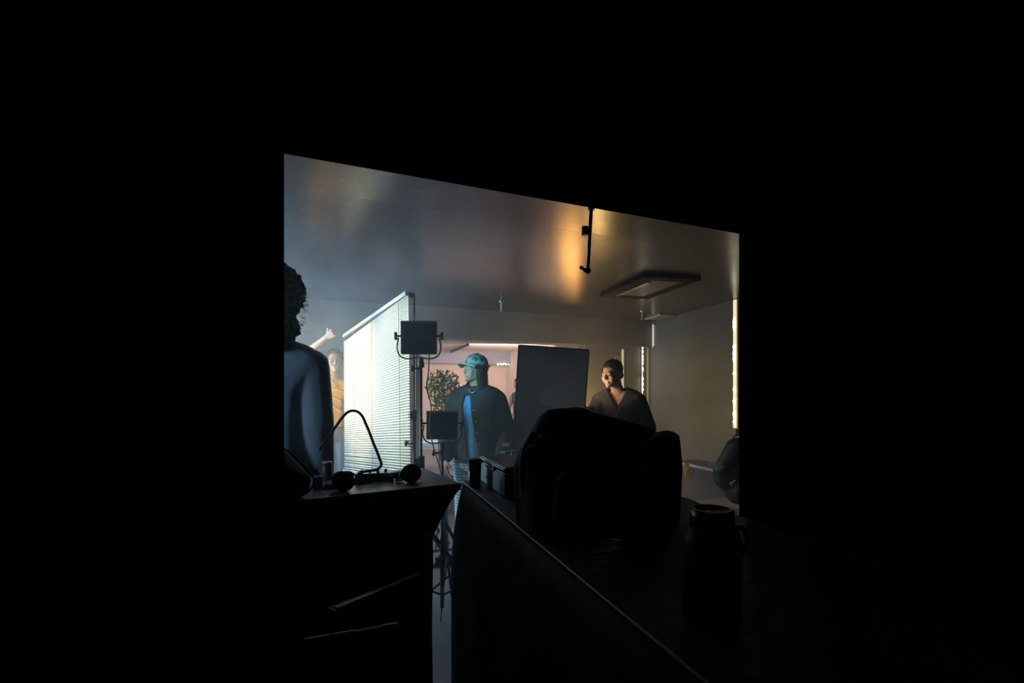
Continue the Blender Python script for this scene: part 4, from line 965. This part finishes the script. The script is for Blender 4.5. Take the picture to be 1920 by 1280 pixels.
arm_l = limb((-.166, .005, 1.37), (-.222, .03, 1.14), (-.216, -.085, .955), .050, .046, .036, e * .75); arm_r = limb((.166, .005, 1.37), (.232, .04, 1.13), (.218, -.065, .955), .050, .046, .036, e * .75)
sculpt('jacket', torso(e) + [[((0, 0, .89), (.168, .13, .03)), ((0, 0, 1.15), (.155, .118, .05))]] + arm_l + arm_r, .008, 5, jk, root, cut=open_front, solid=.006)
sculpt('collar', [[((-.064, -.02, 1.48), (.018, .045, .026)), ((-.055, .06, 1.51), (.03, .02, .035))], [((.066, -.02, 1.48), (.018, .045, .026)), ((.055, .06, 1.51), (.03, .02, .035))], [((-.055, .06, 1.475), .026), ((.055, .06, 1.475), .026)]], .006, 3, jk, root)
for k in range(4):
    bm = BM(); zb_ = 1.30 - k * .085; ball(bm, (.018 + k * .014, -.148 + .004 * k, zb_), (.007, .004, .007), 10); from_bm('button', bm, M('button_brass', (.4, .36, .26), .35, .7), root, True)
bm = BM(); box(bm, (.105, -.142, 1.22), (.085, .010, .09), (0, 0, .25)); from_bm('chest_pocket', bm, jk, root, bevel=.005)
bm = BM(); box(bm, (.105, -.148, 1.262), (.088, .008, .022), (0, 0, .25)); from_bm('pocket_flap', bm, jk, root, bevel=.003)
tube('necklace', [(-.045, -.062, 1.462), (-.015, -.085, 1.43), (.012, -.082, 1.44), (.045, -.05, 1.468)], .003, M('chain_silver', (.7, .72, .72), .3, .8), root)
stm = bpy.data.materials.new('trousers_striped'); stm.use_nodes = True; nt = stm.node_tree; b_ = nt.nodes['Principled BSDF']; b_.inputs['Roughness'].default_value = .8
tc = nt.nodes.new('ShaderNodeTexCoord'); wv = nt.nodes.new('ShaderNodeTexWave'); wv.bands_direction = 'Z'; wv.inputs['Scale'].default_value = 14; wv.inputs['Distortion'].default_value = 1.2
cr = nt.nodes.new('ShaderNodeMixRGB'); cr.inputs['Color1'].default_value = (.10, .32, .50, 1); cr.inputs['Color2'].default_value = (.62, .85, .95, 1)
nt.links.new(tc.outputs['Object'], wv.inputs['Vector']); nt.links.new(wv.outputs['Fac'], cr.inputs['Fac']); nt.links.new(cr.outputs['Color'], b_.inputs['Base Color'])
sculpt('trousers', legs(.020) + [[((0, .01, .93), (.150, .112, .05)), ((0, .01, .86), (.155, .115, .06))]], .009, 4, stm, root, cut=lambda c, n_: c.z < .07)
shoes(root)

# ---- person 4: dark hoodie, short hair
d4 = 4.10
root, hm_ = person('person with short dark hair in a dark zipped hoodie gripping the grey board', (P(1160, 0, d4).x, d4, 0), math.radians(-14), 1.64, -32, 6,
                   {-1: ((-.245, -.19, 1.13), (-.215, -.42, 1.285), (-.15, -1, .25), (-.8, .1, -.5), .7, -1), 1: ((.255, .05, 1.13), (.245, -.03, .92), (0, -.1, -1), (-1, .2, 0), .4, -1)}, skin_a, head_off=(-.055, -.03, -.035), voxel=.0065, roll=-3, hs=1.05)
hairc = M('hair_brown', (0.045, 0.030, 0.022), 0.6, bump=.5, bscale=60)
hair(root, hm_, hairc, [[((0, .022, .052), (.083, .102, .086))], [((0, .055, -.005), (.072, .05, .06))], [((.068, -.02, .04), (.012, .03, .04)), ((-.068, -.02, .04), (.012, .03, .04))]],
     lambda l: (l.y < -.040 and l.z < .064) or (l.z < -.01 and l.y < .03) or l.z < -.038, noise=.002)
for sx in (-1, 1):
    bm = BM(); cyl(bm, hm_ @ Vector((sx * .016, -.097, .024)), hm_ @ Vector((sx * .045, -.088, .027)), .0026, .0016, 6); from_bm('eyebrow', bm, hairc, root, True)
hd = M('hoodie_charcoal', (0.042, 0.040, 0.046), 0.85, var=.15, scale=6, bump=.3, bscale=20)
e = .026
def vneck(c, n_):
    if c.z > 1.465 and abs(c.x + .01) < .078: return True
    if c.z < .93: return abs(c.x) < .21
    if c.y < -.02 and c.z > 1.30 and n_.y < .5: return abs(c.x + .015) < (c.z - 1.30) * .50
    return False
armL = limb((-.166, .005, 1.37), (-.245, -.19, 1.13), (-.218, -.40, 1.275), .052, .046, .036, e * .75); armR = limb((.166, .005, 1.37), (.255, .05, 1.13), (.247, -.02, .945), .052, .046, .036, e * .75)
sculpt('hoodie', torso(e) + [[((0, 0, .95), (.170, .125, .03)), ((0, 0, 1.15), (.152, .115, .05))]] + armL + armR, .008, 5, hd, root, cut=vneck, solid=.006)
sculpt('hood', [[((-.080, .03, 1.46), (.03, .05, .022)), ((0, .10, 1.455), (.07, .035, .035))], [((.085, .03, 1.46), (.03, .05, .022)), ((0, .10, 1.455), (.07, .035, .035))]], .007, 4, hd, root)
bm = BM(); box(bm, (-.016, -.131, 1.245), (.007, .006, .055), (.06, .25, 0)); tag(from_bm('zip_pull', bm, steel, root, bevel=.001), 'silver zip pull')
tube('zip_line', [(-.015, -.134, 1.22), (-.015, -.136, 1.10), (-.015, -.13, .98)], .0022, steel, root)
sculpt('trousers', legs(.016) + [[((0, .01, .93), (.150, .112, .05)), ((0, .01, .86), (.155, .115, .06))]], .01, 4, den, root, cut=lambda c, n_: c.z < .07)
shoes(root)

# ---- person 5: far woman in a dark vest, half hidden by the board
d5 = 9.0
root, hm_ = person('person in a dark sleeveless top half hidden behind the grey board, far away', (P(975, 0, d5).x, d5, 0), math.radians(-15), 1.60, -20, 12,
                   {-1: ((-.235, .02, 1.12), (-.15, -.20, 1.02), (.6, -.5, -.2), (0, 0, -1), .4, 1), 1: ((.235, .02, 1.12), (.15, -.20, 1.02), (-.6, -.5, -.2), (0, 0, -1), .4, -1)}, skin_a, head_off=(-.02, -.05, -.03), voxel=.009)
hair(root, hm_, hairb, [[((0, .03, .05), (.088, .1, .088))], [((0, .075, .0), (.08, .05, .09))]], lambda l: l.y < -.045 and l.z < .08, noise=.004)
sculpt('vest', torso(.012) + [[((0, 0, .97), (.155, .115, .03)), ((0, 0, 1.1), (.14, .108, .05))]], .01, 4, M('vest_black', (.03, .03, .035), .8), root, cut=lambda c, n_: (c.z > 1.44 and abs(c.x) < .09) or abs(c.x) > .155 or c.z < .96)
sculpt('trousers', legs(.016) + [[((0, .01, .95), (.150, .112, .05)), ((0, .01, .86), (.155, .115, .06))]], .01, 4, den, root, cut=lambda c, n_: c.z < .07)
shoes(root)

# small pieces sit one level deeper, on the part that carries them
OWNER = {'iris': 'eye', 'brim': 'cap', 'cap_button': 'cap', 'cap_strap': 'cap', 'collar': 'jacket', 'button': 'jacket', 'chest_pocket': 'jacket', 'pocket_flap': 'jacket',
         'zip_pull': 'hoodie', 'zip_line': 'hoodie', 'hood': 'hoodie', 'fold': 'yellow_shirt', 'stray_curls': 'hair', 'vent_pin': 'lid', 'end_cap': 'tube', 'print': 'sheet', 'ring': 'handle'}
for o in list(COL.objects):
    st = o.name.split('.')[0]
    if o.parent is None or st not in OWNER or o.type != 'MESH': continue
    sib = [c for c in o.parent.children if c.name.split('.')[0] == OWNER[st]]
    if not sib: continue
    if st == 'iris': sib.sort(key=lambda c: (sum((v.co for v in c.data.vertices), Vector()) / len(c.data.vertices) - sum((v.co for v in o.data.vertices), Vector()) / len(o.data.vertices)).length)
    o.parent = sib[0]
